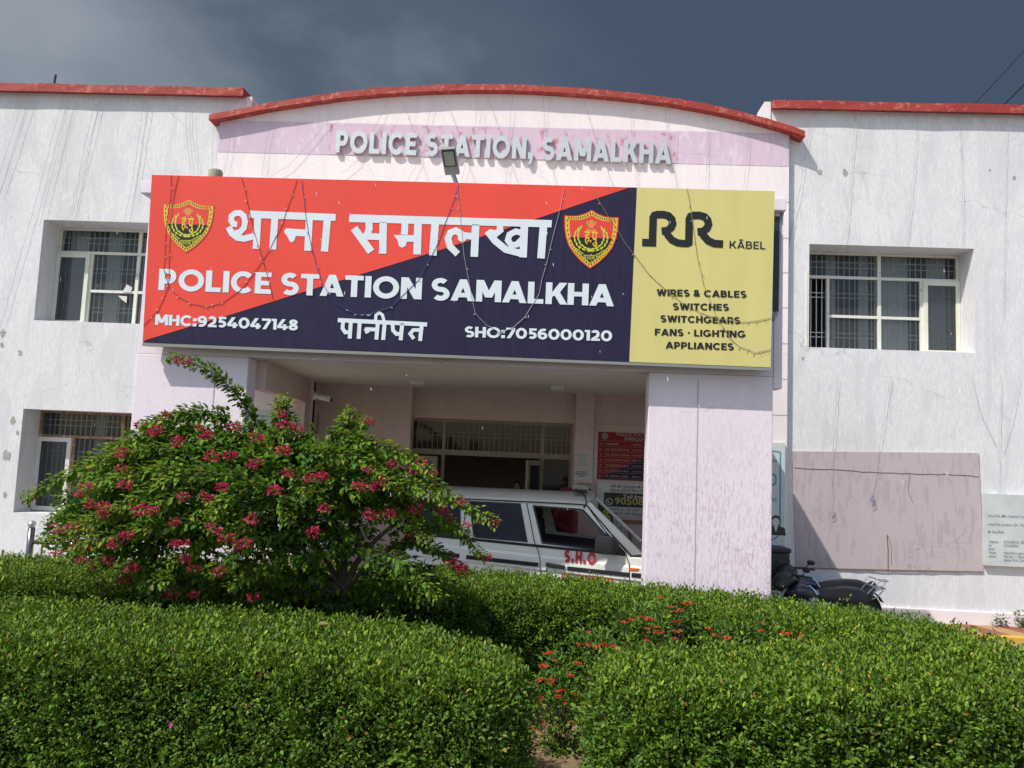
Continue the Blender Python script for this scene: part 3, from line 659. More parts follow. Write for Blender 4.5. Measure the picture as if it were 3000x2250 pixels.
wl = window(UL, True, M['frame'], 0, curt=((.60, .70), (.20, .43), (.84, .97)), mid=.435)
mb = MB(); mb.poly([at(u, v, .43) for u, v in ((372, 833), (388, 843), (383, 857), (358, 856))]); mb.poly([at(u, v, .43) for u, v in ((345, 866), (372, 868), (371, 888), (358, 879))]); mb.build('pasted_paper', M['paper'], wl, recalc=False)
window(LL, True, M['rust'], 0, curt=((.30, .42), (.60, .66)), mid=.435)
# places where the wash and plaster have come away
M['scab'] = mat('bare_plaster', (.30, .285, .26), .95, col2=(.42, .40, .38), vscale=30, thr=(.4, .55), bump=.6)
for w_, y_, spots in ((WL, -.003, ((8, 978, 10), (60, 1034, 7), (20, 1335, 12), (38, 1232, 9), (14, 1450, 7), (52, 1268, 5), (6, 1010, 6))), (WR, -.003, ((2402, 505, 8), (2475, 505, 9), (2900, 498, 3), (2972, 520, 6), (2352, 1050, 4)))):
    for u_, v_, r_ in spots:
        k_ = 14; mb = MB(); mb.poly([at(u_+r_*(.55+.65*random.random())*math.cos(2*math.pi*i/k_), v_+r_*1.5*(.55+.65*random.random())*math.sin(2*math.pi*i/k_), y_) for i in range(k_)]); mb.build('peeled_patch', M['scab'], w_, recalc=False)
# walled-up opening of the right wing, rendered mauve
mb = MB(); pc = [at(u, v, -.02) for u, v in ((2322, 1322), (2867.5, 1327), (2882, 1674.5), (2333, 1662.5))]
mb.prism(pc, (0, .018, 0)); wp = mb.build('infill_panel', M['panel'], ST, recalc=True)
def crackline(mb, pts, y, r, jit=.008, sub=7):
    out = []
    for (a, b2) in zip(pts[:-1], pts[1:]):
        for i in range(sub): f = i/sub; p = at(a[0]+(b2[0]-a[0])*f, a[1]+(b2[1]-a[1])*f, y); out.append(Vector((p.x, y, p.z+jit*(random.random()-.5)*2)))
    out.append(at(*pts[-1], y)); mb.tube(out, r, 4, flat=.5)
M['crack'] = mat('dark_crack', (0.14, 0.10, 0.095), 0.95)
M['ruststain'] = mat('rust_stain', (0.22, 0.10, 0.045), 0.95, var=.4)
mb = MB()
crackline(mb, [(2327, 1370), (2450, 1376), (2560, 1384), (2700, 1388), (2800, 1391), (2868, 1396)], -.021, .007)
crackline(mb, [(2666, 1388), (2661, 1440), (2675, 1474)], -.021, .004); crackline(mb, [(2600, 1565), (2611, 1600), (2612, 1655)], -.021, .004)
mb.build('crack', M['crack'], wp)
mb = MB(); crackline(mb, [(2335, 1663), (2450, 1667), (2600, 1672), (2700, 1674), (2880, 1675)], -.021, .009)
crackline(mb, [(2599, 1570), (2602, 1610), (2602, 1671)], -.021, .008); mb.build('rust_stain', M['ruststain'], wp)
# plinth and pipes
mb = MB(); mb.box(3.74, 16, -.045, -.002, 0, .28); mb.build('plinth', M['block'], ST, bevel=.01)
mb = MB(); mb.smooth = True
P = [at(2291, 612, PF+.02), at(2285, 650, PF+.02), at(2278, 800, PF+.02), at(2272, 922, PF+.02), at(2262, 935, PF-.02)]
mb.tube(P, .03, 10); mb.build('drain_pipe', M['galv'], ST)
mb = MB(); P = at(2279, 640, PF+.06); Q = at(2264, 915, PF+.06); mb.box(P.x-.065, P.x-.005, PF-.02, PF+.1, Q.z, P.z); mb.build('shadow_gap_strip', M['black'], ST)  # black strip drawn for the shadow gap left of the pipe
# ------------------------------------------------------------------ the big signboard (leans forward a little)
SP = Vector((0, -3.30, 4.75)); SN = Vector((0, -1, -.0557)).normalized()
def onS(u, v, lift=0.0): return onplane(u, v, SP, SN) + SN*lift
SG = empty('signboard', onS(1344, 1060), 'long red, navy and yellow lettered signboard hung across the porch front', 'signboard')
mb = MB(); C4 = [(445, 512), (2270, 560), (2258, 1077), (418, 1003)]
mb.prism([onS(u, v, -.001) for u, v in C4], -SN*.13); mb.build('sign_box', M['signframe'], SG, bevel=.006)
mb = MB(); A = [onS(417, 1004, .004), onS(2258.5, 1078, .004), onS(2258, 1086, .004), onS(417, 1013, .004)]
mb.prism(A, -SN*.09); mb.build('bottom_rail', M['signframe'], SG)
mb = MB(); mb.poly([onS(*p, .002) for p in ((445.5, 512.5), (1866, 549.5), (1843.5, 1060), (418.5, 1003))]); mb.build('navy_panel', M['vinyl_navy'], SG)
mb = MB(); mb.poly([onS(*p, .005) for p in ((445.5, 512.5), (1846, 549), (1564, 643.6), (1289, 733), (1048, 806.6), (669, 924), (436, 993.4), (418.5, 1001))]); mb.build('red_panel', M['vinyl_red'], SG)
mb = MB(); mb.poly([onS(*p, .004) for p in ((1866, 549.5), (2269.5, 560.3), (2257.5, 1076.5), (1843.5, 1060))]); mb.build('yellow_panel', M['vinyl_yellow'], SG)
def swrite(mb, s, a, b, cappx, **k): write(mb, s, onS(*a), onS(*b), cappx/256.0, SN, **k)
SWL = []
def sline(name, m_, *a, **k):
    mb = MB(); swrite(mb, *a, **k); mb.build(name, m_, SG, recalc=False)
sline('lettering', M['vinyl_white'], 'POLICE STATION SAMALKHA', (464.5, 849.8), (1796.5, 897.7), 64, T=.25, gap=.065, space=.31, lift=.009)
sline('lettering', M['vinyl_white'], 'MHC:9254047148', (455, 952), (873, 968.5), 32, T=.25, gap=.05, lift=.009)
sline('lettering', M['vinyl_white'], 'SHO:7056000120', (1361, 987.4), (1793, 1000), 31, T=.25, gap=.05, lift=.009)
# Devanagari lines, stroke by stroke
ZA = lambda x, y: (400+x/2.765, 480+y/2.765); ZB = lambda x, y: (1000+x/2.074, 200+y/2.074)
SA = lambda pts, t, cl=False: ('s', [ZA(*p) for p in pts], t/2.765, cl); SB = lambda pts, t, cl=False: ('s', [ZB(*p) for p in pts], t/2.074, cl)
QA = lambda pts: ('p', [ZA(*p) for p in pts]); QB = lambda pts: ('p', [ZB(*p) for p in pts]); SX = lambda pts, t, cl=False: ('s', pts, t, cl)
dev = [
 QA([(918, 380), (1616, 408), (1613, 464), (917, 440)]),
 SA([(985, 430), (971, 690)], 56), SA([(818, 492), (790, 490), (770, 462), (772, 425), (800, 402), (842, 400), (872, 424), (882, 470), (872, 520), (840, 556), (800, 562)], 46),
 SA([(748, 512), (775, 565), (820, 600), (875, 608), (955, 586)], 50),
 SA([(1122, 440), (1105, 695)], 56),
 QA([(1213, 524), (1385, 535), (1385, 590), (1292, 586), (1282, 620), (1264, 638), (1244, 630), (1225, 592), (1196, 552)]), SA([(1402, 450), (1388, 706)], 56),
 SA([(1547, 455), (1524, 712)], 58),
 QB([(50, 888), (1280, 924), (1276, 968), (48, 936)]),
 SB([(168, 925), (171, 975), (158, 1012), (128, 1040)], 42), SB([(78, 972), (182, 1116)], 46), SB([(150, 1022), (250, 1026)], 40), SB([(256, 935), (252, 1128)], 45),
 SB([(388, 935), (384, 1012)], 42), QB([(318, 1014), (470, 1016), (470, 1056), (398, 1055), (392, 1080), (370, 1092), (350, 1080), (343, 1046)]), SB([(467, 935), (461, 1132)], 46),
 SB([(571, 945), (556, 1138)], 46),
 SB([(817, 950), (808, 1146)], 46), SB([(708, 1130), (662, 1085), (648, 1035), (664, 1000), (696, 988), (724, 1004), (734, 1045)], 40), SB([(722, 1052), (752, 1018), (812, 1024)], 40),
 SB([(962, 948), (966, 985), (940, 1006), (898, 996)], 38), SB([(888, 990), (935, 1050), (1000, 1102), (1100, 1128)], 42),
 SB([(1098, 1002), (1060, 992), (1022, 1012), (1012, 1046), (1034, 1076), (1066, 1072), (1098, 1040)], 36), SB([(1112, 962), (1104, 1150)], 46),
 SB([(1228, 962), (1213, 1156)], 46),
 ('p', [(990.5, 932), (1252, 945), (1251, 957), (990, 944)]),
 SX([(1006, 941), (1004, 962), (1012, 974), (1028, 973)], 11), SX([(1028.5, 941), (1025, 992)], 11.5), SX([(1054.5, 942), (1051, 993)], 11.5),
 SX([(1070, 964), (1106, 966)], 11), SX([(1072, 962), (1078, 976)], 12), SX([(1107.5, 944), (1103, 995)], 11.5), SX([(1127.5, 945), (1123, 996)], 11.5),
 SX([(1100.5, 942), (1102, 924), (1111, 916), (1121, 923), (1127, 946)], 9),
 SX([(1150, 945), (1152, 968), (1162, 979), (1177, 977)], 11), SX([(1179, 947), (1174, 997)], 11.5),
 SX([(1236, 950), (1231, 999)], 11.5), SX([(1234, 967), (1211, 967), (1202, 978), (1213, 993)], 10.5)]
for dv_ in (dev[:9], dev[9:25], dev[25:]):
    mb = MB(); lay(mb, dv_, lambda x, y, l: onS(x, y, .009+l), 0.0); mb.build('hindi_lettering', M['vinyl_white'], SG, recalc=False)
# yellow advertisement: monogram and lines
ZC = lambda x, y: (1600+x/2.592, 480+y/2.592); SCs = lambda pts, t, cl=False: ('s', [ZC(*p) for p in pts], t/2.592, cl)
mono = [SCs([(728, 598), (806, 600), (812, 410), (822, 392), (845, 386), (890, 386), (928, 396), (952, 420), (960, 455), (948, 485), (920, 508), (876, 512)], 57),
        SCs([(905, 508), (925, 545), (955, 580), (995, 600), (1040, 606), (1080, 606)], 55),
        SCs([(1070, 606), (1082, 600), (1086, 420), (1096, 400), (1120, 392), (1165, 392), (1203, 404), (1225, 428), (1232, 460), (1220, 490), (1190, 514), (1148, 518)], 57),
        SCs([(1176, 514), (1198, 550), (1230, 585), (1275, 606), (1342, 610)], 58)]
mb = MB(); lay(mb, mono, lambda x, y, l: onS(x, y, .008+l), 0.0); mb.build('monogram', M['vinyl_black'], SG, recalc=False)
sline('advert_lettering', M['vinyl_black'], 'KĀBEL', (2136.5, 727.7), (2241.6, 730.5), 22, T=.17, gap=.13, lift=.008)
for s, a, b in (('WIRES & CABLES', (1923.3, 867), (2186.5, 872.8)), ('SWITCHES', (1970.4, 908.2), (2135, 910.5)), ('SWITCHGEARS', (1934, 943.5), (2168.3, 949.5)), ('FANS • LIGHTING', (1917.9, 982.8), (2184, 989.3)), ('APPLIANCES', (1950, 1021), (2149, 1026.2))):
    sline('advert_lettering', M['vinyl_black'], s, a, b, 20, T=.25, gap=.09, space=.34, lift=.008)
# shield emblems
def emblem(T4):
    """T4 maps unit shield coordinates (x -1..1, y 0 top .. 1 bottom) to a pixel"""
    def f(x, y, l): return onS(*T4(x, y), l)
    def outline(s, dy=0.0):
        half = [(0, -.005), (.22, .055), (.5, .10), (.78, .11), (1.0, .105), (.99, .30), (.93, .47), (.80, .63), (.58, .77), (.32, .89), (0, 1.0)]
        pts = half + [(-x, y) for x, y in reversed(half[1:-1])]
        return [(x*s, .47+(y-.47)*(s+.0)+dy) for x, y in pts]
    mb = MB(); mb.poly([f(*p, .009) for p in outline(1.0)]); sh = mb.build('shield_emblem', M['em_red'], SG, recalc=False)
    mb = MB(); mb.poly([f(*p, .0102) for p in outline(.955)]); mb.build('shield_border', M['em_yellow'], sh, recalc=False)
    inn = outline(.80)
    topn = [p for p in inn if p[1] <= .46]; 
    mb = MB(); mb.poly([f(*p, .0114) for p in inn]); mb.build('shield_field', M['em_red'], sh, recalc=False)
    lo = [p for p in inn if p[1] > .47]
    xe = .775
    mb = MB(); mb.poly([f(*p, .0124) for p in [(xe, .47)]+[p for p in lo if p[0] >= 0]+[p for p in lo if p[0] < 0]+[(-xe, .47)]]); mb.build('shield_base', M['vinyl_black'], sh, recalc=False)
    mb = MB(); oc = outline(.88); n = len(oc)
    for i in range(n):
        a, b = np.array(oc[i]), np.array(oc[(i+1) % n]); k = max(2, int(np.hypot(*(b-a))/.075))
        for j in range(k):
            p = a+(b-a)*(j+.25)/k; q = a+(b-a)*(j+.7)/k; d = (b-a)/np.hypot(*(b-a)); nn = np.array((-d[1], d[0]))*.018
            mb.poly([f(*(p-nn), .0116), f(*(q-nn), .0116), f(*(q+nn), .0116), f(*(p+nn), .0116)])
    mb.build('border_marks', M['bark'], sh, recalc=False)
    mb = MB(); cnt = 0
    def leaf(x, y, ang, L_, W_):
        nonlocal cnt
        c, s = math.cos(ang), math.sin(ang); pts = []
        for t_ in range(10):
            w = 2*math.pi*t_/10; px, py = L_*math.cos(w), W_*math.sin(w)*(1 if True else 0)
            pts.append((x+(c*px-s*py), y+(s*px+c*py)*.52))
        cnt += 1; mb.poly([f(*p, .0128+.0002*(cnt % 3)) for p in pts])
    for sgn in (-1, 1):
        for i in range(8):
            a = R(95+i*19); cx, cy = sgn*(-.0)+sgn*math.sin(a)*.50*(1), .535-math.cos(a)*.27*(-1)*-1
            cx = sgn*.54*math.sin(R(172-i*17)); cy = .455-.225*math.cos(R(172-i*17))*1.0
            for o in (-.062, .062): leaf(cx*(1+o*1.9), cy+o*.25, math.atan2(-.9 if i > 2 else -.25, -.35*sgn if i > 4 else sgn*(.9-.2*i)), .072, .030)
    leaf(0, .685, 0, .08, .045); mb.build('laurel_wreath', M['em_lime'], sh, recalc=False)
    mb = MB()
    def blob(x, y, rx, ry): mb.poly([f(x+rx*math.cos(w), y+ry*math.sin(w), .0128) for w in np.linspace(0, 2*math.pi, 12, endpoint=False)])
    blob(0, .215, .13, .045); blob(-.13, .225, .06, .035); blob(.13, .225, .06, .035); mb.poly([f(*p, .0132) for p in ((-.11, .25), (.11, .25), (.09, .31), (-.09, .31))]); mb.poly([f(*p, .0128) for p in ((-.17, .325), (.17, .325), (.19, .375), (-.19, .375))]); blob(0, .345, .1, .02)
    mb.build('lion_capital', M['em_orange'], sh, recalc=False)
    mb = MB(); btext(mb, 'ह.पु', f(-.24, .545, 0), f(.24, .545, 0), .13, SN, lift=.0135, bold=.02); mb.build('emblem_letters', M['em_yellow'], sh, recalc=False)
    mb = MB()
    for s, a, b in (('सेवा', (-.64, .72), (-.36, .81)), ('सुरक्षा', (-.26, .85), (.18, .85)), ('सहयोग', (.25, .835), (.64, .73))): btext(mb, s, f(*a, 0), f(*b, 0), .062, SN, lift=.0135)
    mb.build('motto_letters', M['em_lime'], sh, recalc=False)
emblem(lambda x, y: (554-9*(y-.1)+x*75.5, 583+y*159+x*2.5))
emblem(lambda x, y: (1733-5*(y-.1)+x*80, 616+y*172+x*3))

# ------------------------------------------------------------------ floodlight over the sign
hb = at(1339, 545, -2.9)
FL = empty('floodlight', hb, 'grey LED street floodlight on a bent arm above the signboard', 'floodlight')
mb = MB(); mb.smooth = True; e1 = at(1333, 526, -2.92); e2 = at(1326, 508, -2.97)
mb.tube([hb+Vector((0, .02, -.3)), hb, e1, e2], .028, 10); mb.build('arm', M['galv'], FL)
pc = [at(1289, 437, -3.22), at(1334, 434, -3.22), at(1347, 512, -2.98), at(1304, 515, -2.98)]
cen = sum(pc, Vector())/4; up = ((pc[1]+pc[0])/2-(pc[2]+pc[3])/2).normalized(); rt = (pc[1]-pc[0]).normalized(); nn = rt.cross(up).normalized()
if nn.y > 0: nn = -nn
M['lamphead'] = mat('lamp_grey', (0.27, 0.27, 0.265), 0.5, .3); M['led'] = mat('led_lens', (0.42, 0.44, 0.38), .35, col2=(0.25, 0.27, 0.22), vscale=70)
mb = MB(); mb.prism(pc, -nn*.07); mb.build('lamp_head', M['lamphead'], FL, bevel=.012)
def inl(a, b): return pc[0]*(1-a)*(1-b)+pc[1]*a*(1-b)+pc[2]*a*b+pc[3]*(1-a)*b
mb = MB(); mb.prism([inl(.1, .06)+nn*.002, inl(.9, .06)+nn*.002, inl(.9, .66)+nn*.002, inl(.1, .66)+nn*.002], nn*.004); mb.build('lens_rim', M['black'], FL)
mb = MB(); mb.prism([inl(.17, .10)+nn*.008, inl(.83, .10)+nn*.008, inl(.83, .62)+nn*.008, inl(.17, .62)+nn*.008], nn*.003); mb.build('lens', M['led'], FL)
# stub pipe behind the sign's top edge, rod on the left roof
p = at(631, 512, -3.1); mb = MB(); mb.lathe(p, [(0.0, .055), (.075, .055), (.085, .04), (.085, -.1), (0, -.1)], 16); mb.build('roof_spout', mat('weathered_cement', (.42, .40, .31), .9, var=.4, vscale=14), ST)
a, b = at(152, 250, .6), at(163, 219, .6); mb = MB(); mb.tube([a-Vector((0, 0, .45)), b], .022, 6)
tag(mb.build('iron_rod', M['black']), 'short dark iron rod sticking up from the left roof edge', 'rod')

# ------------------------------------------------------------------ things in the porch
for u0_, u1_, v0_, v1_, lab in ((1208, 1240, 1110, 1121, 'left of the two small ceiling lamps of the porch'), (1612, 1652, 1126, 1137, 'right of the two small ceiling lamps of the porch, nearer the wide pillar')):
    c = (atz(u0_, v0_, 3.34)+atz(u1_, v1_, 3.34))/2
    t_ = empty('ceiling_lamp', (c.x, c.y, 3.37), lab, 'lamp', 'small lamps on the porch ceiling')
    mb = MB(); mb.box(c.x-.10, c.x+.10, c.y-.07, c.y+.07, 3.285, 3.3445); mb.build('lamp_housing', M['white_trim'], t_, bevel=.006)
    mb = MB(); mb.box(c.x-.085, c.x+.085, c.y-.055, c.y+.055, 3.274, 3.284); mb.build('diffuser', M['paper'], t_)
# CCTV camera on the side beam
q = at(915, 1160, -.6)
CT = empty('cctv_camera', q, 'small white bullet CCTV camera on the left beam inside the porch', 'camera')
mb = MB(); mb.box(-3.44, -3.40, q.y-.04, q.y+.04, q.z-.06, q.z+.06); mb.tube([Vector((-3.41, q.y, q.z)), Vector((-3.36, q.y-.03, q.z-.02))], .015, 8); mb.build('bracket', M['white_trim'], CT)
mb = MB(); mb.smooth = True; mb.tube([Vector((-3.40, q.y-.06, q.z+.01)), Vector((-3.14, q.y-.10, q.z-.055))], .042, 12); mb.build('camera_body', M['white_trim'], CT)
mb = MB(); mb.tube([Vector((-3.139, q.y-.10, q.z-.055)), Vector((-3.13, q.y-.101, q.z-.057))], .034, 12); mb.build('lens', M['black'], CT)
def board(name, y, u0_, v0_, u1_, v1_, mats, label, cat, th=.02, du=(0, 0)):
    a, b = at(u0_, v0_, y), at(u1_, v1_, y)
    t_ = empty(name, ((a.x+b.x)/2, y, b.z), label, cat)
    mb = MB(); mb.box(a.x, b.x, y, y+th, b.z, a.z); mb.build('board_panel', mats, t_); return t_, a, b
# list of officers
yb = RY-.062
BT, A, B = board('officer_board', yb, 1741, 1264, 1948, 1412, M['paper'], 'red and navy board listing officers on the shaded porch wall', 'notice board')
W_ = B.x-A.x; H_ = A.z-B.z; X = lambda f: A.x+W_*(.055+.945*f); Z = lambda f: A.z-H_*f
M['bd_red'] = mat('board_red', (0.27, 0.016, 0.014), .55, spec=.2); M['bd_navy'] = mat('board_navy', (0.012, 0.011, 0.032), .55, spec=.2); M['bd_text'] = mat('board_text', (.45, .38, .38), .6); M['bd_line'] = mat('board_rules', (.22, .13, .13), .6)
mb = MB(); mb.poly([(X(0), yb-.002, Z(1)), (X(1), yb-.002, Z(1)), (X(1), yb-.002, Z(0)), (X(0), yb-.002, Z(0))]); mb.build('red_field', M['bd_red'], BT, recalc=False)
mb = MB(); mb.poly([(X(.03), yb-.004, Z(.985)), (X(1), yb-.004, Z(.985)), (X(1), yb-.004, Z(.28))]); mb.build('navy_field', M['bd_navy'], BT, recalc=False)
mb = MB()
for i in range(8): z = Z(.185+i*.112); mb.box(X(.0), X(1), yb-.007, yb-.006, z-.004, z+.004)
for f in (.10, .50, .67, .94): mb.box(X(f)-.002, X(f)+.002, yb-.0075, yb-.0065, Z(.97), Z(.185))
mb.build('table_rules', M['bd_line'], BT)
mb = MB(); T_ = lambda s, f0, f1, z, cap, bold=.0: btext(mb, s, (X(f0), yb, Z(z)), (X(f1), yb, Z(z)), cap, NY, lift=.008, bold=bold)
T_('POLICE STATION', .27, .80, .075, .055, .015); T_('SAMALKHA', .39, .73, .165, .055, .015)
for i, r in enumerate((('SR.', 'NAME', 'RANK', 'DESIGNATION'), ('1.', 'SH. AJAY SINGHAL', 'IPS DGP', 'HARYANA'), ('2.', 'DR. M RAVI KIRAN', 'IPS ADGP', 'KARNAL'), ('3.', 'SH. BHUPENDER SINGH', 'IPS SP', 'PANIPAT'), ('4.', 'SH. NARENDER KUMAR', 'HPS DSP', 'SAMALKHA'), ('5.', 'SH. GULSHAN KUMAR', 'SI SHO', 'SAMALKHA'), ('6.', 'SH. DEEPAK KUMAR', 'MHC', 'SAMALKHA'))):
    z = .27+i*.112
    mb.build('board_lettering', M['bd_text'], BT, recalc=False); mb = MB()
    for s, f0, f1 in zip(r, (.03, .125, .52, .70), (.07, .47 if i else .30, .65, .92)): T_(s, f0, f1, z, .03, .004)
mb.build('board_lettering', M['bd_text'], BT, recalc=False)
mb = MB(); c = Vector((X(.10), yb-.006, Z(.09))); mb.poly([c+Vector((.055*math.cos(w), 0, .055*math.sin(w))) for w in np.linspace(0, 6.283, 18, endpoint=False)]); mb.build('round_crest', M['greyink'], BT, recalc=False)
# helpline poster under it
HT, A, B = board('helpline_poster', yb-.002, 1750.5, 1413.5, 1948, 1519, M['paper'], 'grey Hindi helpline poster with a black phone number box, under the officer board', 'poster')
W_ = B.x-A.x; H_ = A.z-B.z; X = lambda f: A.x+W_*f; Z = lambda f: A.z-H_*f; yb2 = yb-.002
mb = MB(); mb.prism([(X(.10), yb2-.002, Z(.71)), (X(1), yb2-.002, Z(.71)), (X(1), yb2-.002, Z(.29)), (X(.10), yb2-.002, Z(.29))], (0, -.002, 0)); mb.build('number_box', M['bd_navy'] if False else M['black'], HT)
mb = MB(); T_ = lambda s, f0, f1, z, cap, bold=.0: btext(mb, s, (X(f0), yb2, Z(z)), (X(f1), yb2, Z(z)), cap, NY, lift=.006, bold=bold)
T_('नशे की रोकथाम से संबंधित सूचना', .19, .98, .14, .045); T_('सूचना देने के िलए िनःशुल्क कॉल', .19, .98, .265, .045); T_('ऐसे नशे का नाम गुप्त रखा जायेगा और', .16, 1.0, .83, .04); T_('जो पहुंचाने वाले व्यक्तियों को इनाम भी', .16, 1.0, .95, .04)
mb.build('hindi_text', M['ink'], HT, recalc=False)
mb = MB(); T_('Toll free Helpline', .38, 1.02, .435, .055, .01); mb.build('helpline_text', M['paper'], HT, recalc=False)
mb = MB(); T_('9050891508', .26, 1.12, .63, .105, .018); mb.build('phone_number', mat('dull_yellow', (.45, .40, .10), .6), HT, recalc=False)
mb = MB(); c = Vector((X(.18), yb2-.007, Z(.565)))
lay(mb, [('s', [(c.x+.052*math.cos(w), c.z+.052*math.sin(w)) for w in np.linspace(0, 6.283, 24, endpoint=False)], .012, True), ('s', [(c.x-.02, c.z+.03), (c.x-.018, c.z-.005), (c.x+.022, c.z-.028)], .016, False)], lambda x, y, l: Vector((x, c.y-l, y)), 0); mb.build('phone_symbol', M['paper'], HT, recalc=False)
OT, A, B = board('wooden_ledge', yb-.03, 1752, 1520, 1948, 1537, mat('orange_wood', (.33, .14, .06), .6, var=.3, vscale=9, stretch=(1, 1, 8)), 'orange brown wooden ledge under the helpline poster', 'ledge', th=.05)
# papers on the pilaster
for (u0_, v0_, u1_, v1_, lab, lines) in ((1691, 1324, 1725, 1372, 'typed white notice sheet, topmost on the pillar by the door', 9), (1682, 1376, 1727, 1408, 'white sheet with three lines of Hindi, middle on the pillar by the door', 3), (1680, 1421, 1724, 1463, 'white sheet with a small blue box, lowest on the pillar by the door', 4)):
    PT, A, B = board('notice_sheet', .474, u0_, v0_, u1_, v1_, M['paper'], lab, 'notice', th=.004); PT['group'] = 'sheets pasted on the pillar by the door'
    mb = MB(); w = B.x-A.x; h_ = A.z-B.z
    for i in range(lines):
        z = A.z-h_*(i+1.2)/(lines+1.6)
        if lines == 3: btext(mb, ('थाना परिसर में', 'मुलाकात हमारा कार्य', 'मना है')[i], (A.x+w*(.15, .05, .3)[i], .474, z), (A.x+w*(.85, .95, .7)[i], .474, z), .028, NY, lift=.002, bold=.01)
        else:
            x = A.x+w*.1
            while x < B.x-w*.12:
                l = .02+.05*random.random(); mb.box(x, min(x+l, B.x-w*.1), .4725, .473, z-.005, z+.004); x += l+.012
    mb.build('printed_lines', M['ink'] if lines == 3 else M['greyink'], PT)
    if lines == 4:
        mb = MB(); mb.box(A.x+.005, A.x+w*.38, .4715, .4725, A.z-h_*.30, A.z-h_*.02); mb.build('blue_box', mat('print_blue', (.03, .06, .22), .6), PT)
# shaded board at the rear left corner of the porch
PT, A, B = board('information_board', .385, 893, 1212, 931, 1275, mat('tan_board', (.33, .25, .19), .7), 'small tan printed board in the rear left corner of the porch', 'notice board')
mb = MB(); w = B.x-A.x
for i, s in enumerate(('OFFICE', 'TIMINGS', '10-5 PM')): 
    z = A.z-(A.z-B.z)*(.28+.27*i); mb.box(A.x+w*.15, B.x-w*.15, .382, .384, z-.012, z+.02)
mb.build('printed_lines', M['paper'], PT)
# pale green board on the front wall beyond the porch side
PT, A, B = board('green_notice', BY-.03, 700, 1198, 792, 1290, mat('pale_green_board', (.50, .56, .53), .6, var=.1), 'pale green board on the sunlit wall past the left side of the porch', 'notice board', th=.02)
mb = MB(); w = B.x-A.x
for i in range(6): z = A.z-(A.z-B.z)*(.2+.13*i); mb.box(A.x+w*.1, B.x-w*.15, BY-.034, BY-.031, z-.008, z+.008)
mb.build('printed_lines', mat('blue_print', (.12, .30, .38), .6), PT)
# tall banner right of the porch
PT, A, B = board('legal_aid_banner', BY-.05, 2150, 1292, 2298, 1602, mat('banner_grey_white', (.56, .60, .58), .5, var=.12, vscale=5), 'tall pale banner with a blue rounded border, half behind the right pillar', 'banner', th=.045)
yy = BY-.052; w = B.x-A.x; h_ = A.z-B.z; M['teal'] = mat('teal_print', (.04, .24, .38), .5)
rr = .14; cx0, cx1, cz0, cz1 = A.x+.07, B.x-.07, B.z+.10, A.z-.13
pl = arc(cx1-rr, cz1-.02, rr, .02, 0, 90, 4)+arc(cx0+rr, cz1-.02, rr, .02, 90, 180, 4)+arc(cx0+rr, cz0+rr, rr, rr, 180, 270, 8)+arc(cx1-rr, cz0+rr, rr, rr, 270, 360, 8)
mb = MB(); lay(mb, [('s', pl, .022, True)], lambda x, y, l: Vector((x, yy-l, y)), 0); mb.build('blue_border', M['teal'], PT, recalc=False)
mb = MB(); 
for s, zf, cap in (('नालसा हेल्पलाइन LEGAL AID', .19, .04), ('15100', .42, .19), ('निःशुल्क कानूनी सहायता', .57, .05)): btext(mb, s, (A.x+.1, yy, A.z-h_*zf), (B.x-.12, yy, A.z-h_*zf), cap, NY, lift=.003)
mb.build('banner_lettering', M['teal'], PT, recalc=False)
c = at(2273, 1540, yy)
mb = MB(); mb.poly([c+Vector((.075*math.cos(a), -.003, .085*math.sin(a)+.07)) for a in np.linspace(0, 6.283, 20, endpoint=False)]); mb.poly([c+Vector(p) for p in ((-.15, -.003, -.14), (.15, -.003, -.14), (.13, -.003, -.03), (.05, -.003, -.005), (-.05, -.003, -.005), (-.13, -.003, -.03))]); mb.build('lawyer_figure', M['black'], PT, recalc=False)
mb = MB(); mb.poly([c+Vector((.055*math.cos(a), -.005, .06*math.sin(a)+.055)) for a in np.linspace(0, 6.283, 20, endpoint=False)]); mb.poly([c+Vector(p) for p in ((-.03, -.005, -.005), (.03, -.005, -.005), (0, -.005, -.10))]); mb.build('lawyer_face', M['paper'], PT, recalc=False)
# white board at the right edge of the picture
yb = -.075
PT, A, B = board('white_notice_board', yb, 2882, 1446, 3140, 1668, M['paper'], 'weathered white English notice board at the right end of the wall', 'notice board', th=.07)
PT.children[0].data.materials[0] = mat('weathered_white_sheet', (.56, .59, .585), .55, var=.22, vscale=3.5, bump=.5, bscale=5)
mb = MB(); 
def wl_(s, u0_, v, u1_, cap=.038): a, b = at(u0_, v, yb), at(u1_, v+(u1_-u0_)*.028, yb); btext(mb, s, a, b, cap, NY, lift=.004, bold=.008)
wl_("Hon'ble Mr. Justice Lalit Kumar Batra", 2894, 1514, 3075); wl_("Hon'ble Justice Dr. Karan Chand Puri", 2895, 1539, 3075); wl_('Mr. Deep Bhatia', 2895, 1561, 2940)
for i, (s, t_) in enumerate((('Telephone', '0172-2600161, 2600262'), ('Fax', '0172-2600267'), ('Email', ''), ('Website', 'http://hhrc.gov.in'), ('Address', 'Plot No. 1, Nirman Sadan'), ('', 'Sector 33-A, Chandigarh'))):
    v = 1590+i*10.6
    if s: wl_(s, 2896, v, 2896+len(s)*3.1)
    if t_: wl_(t_, 2941, v+1, 2941+len(t_)*3.6)
mb.build('board_lettering', M['greyink'], PT, recalc=False)
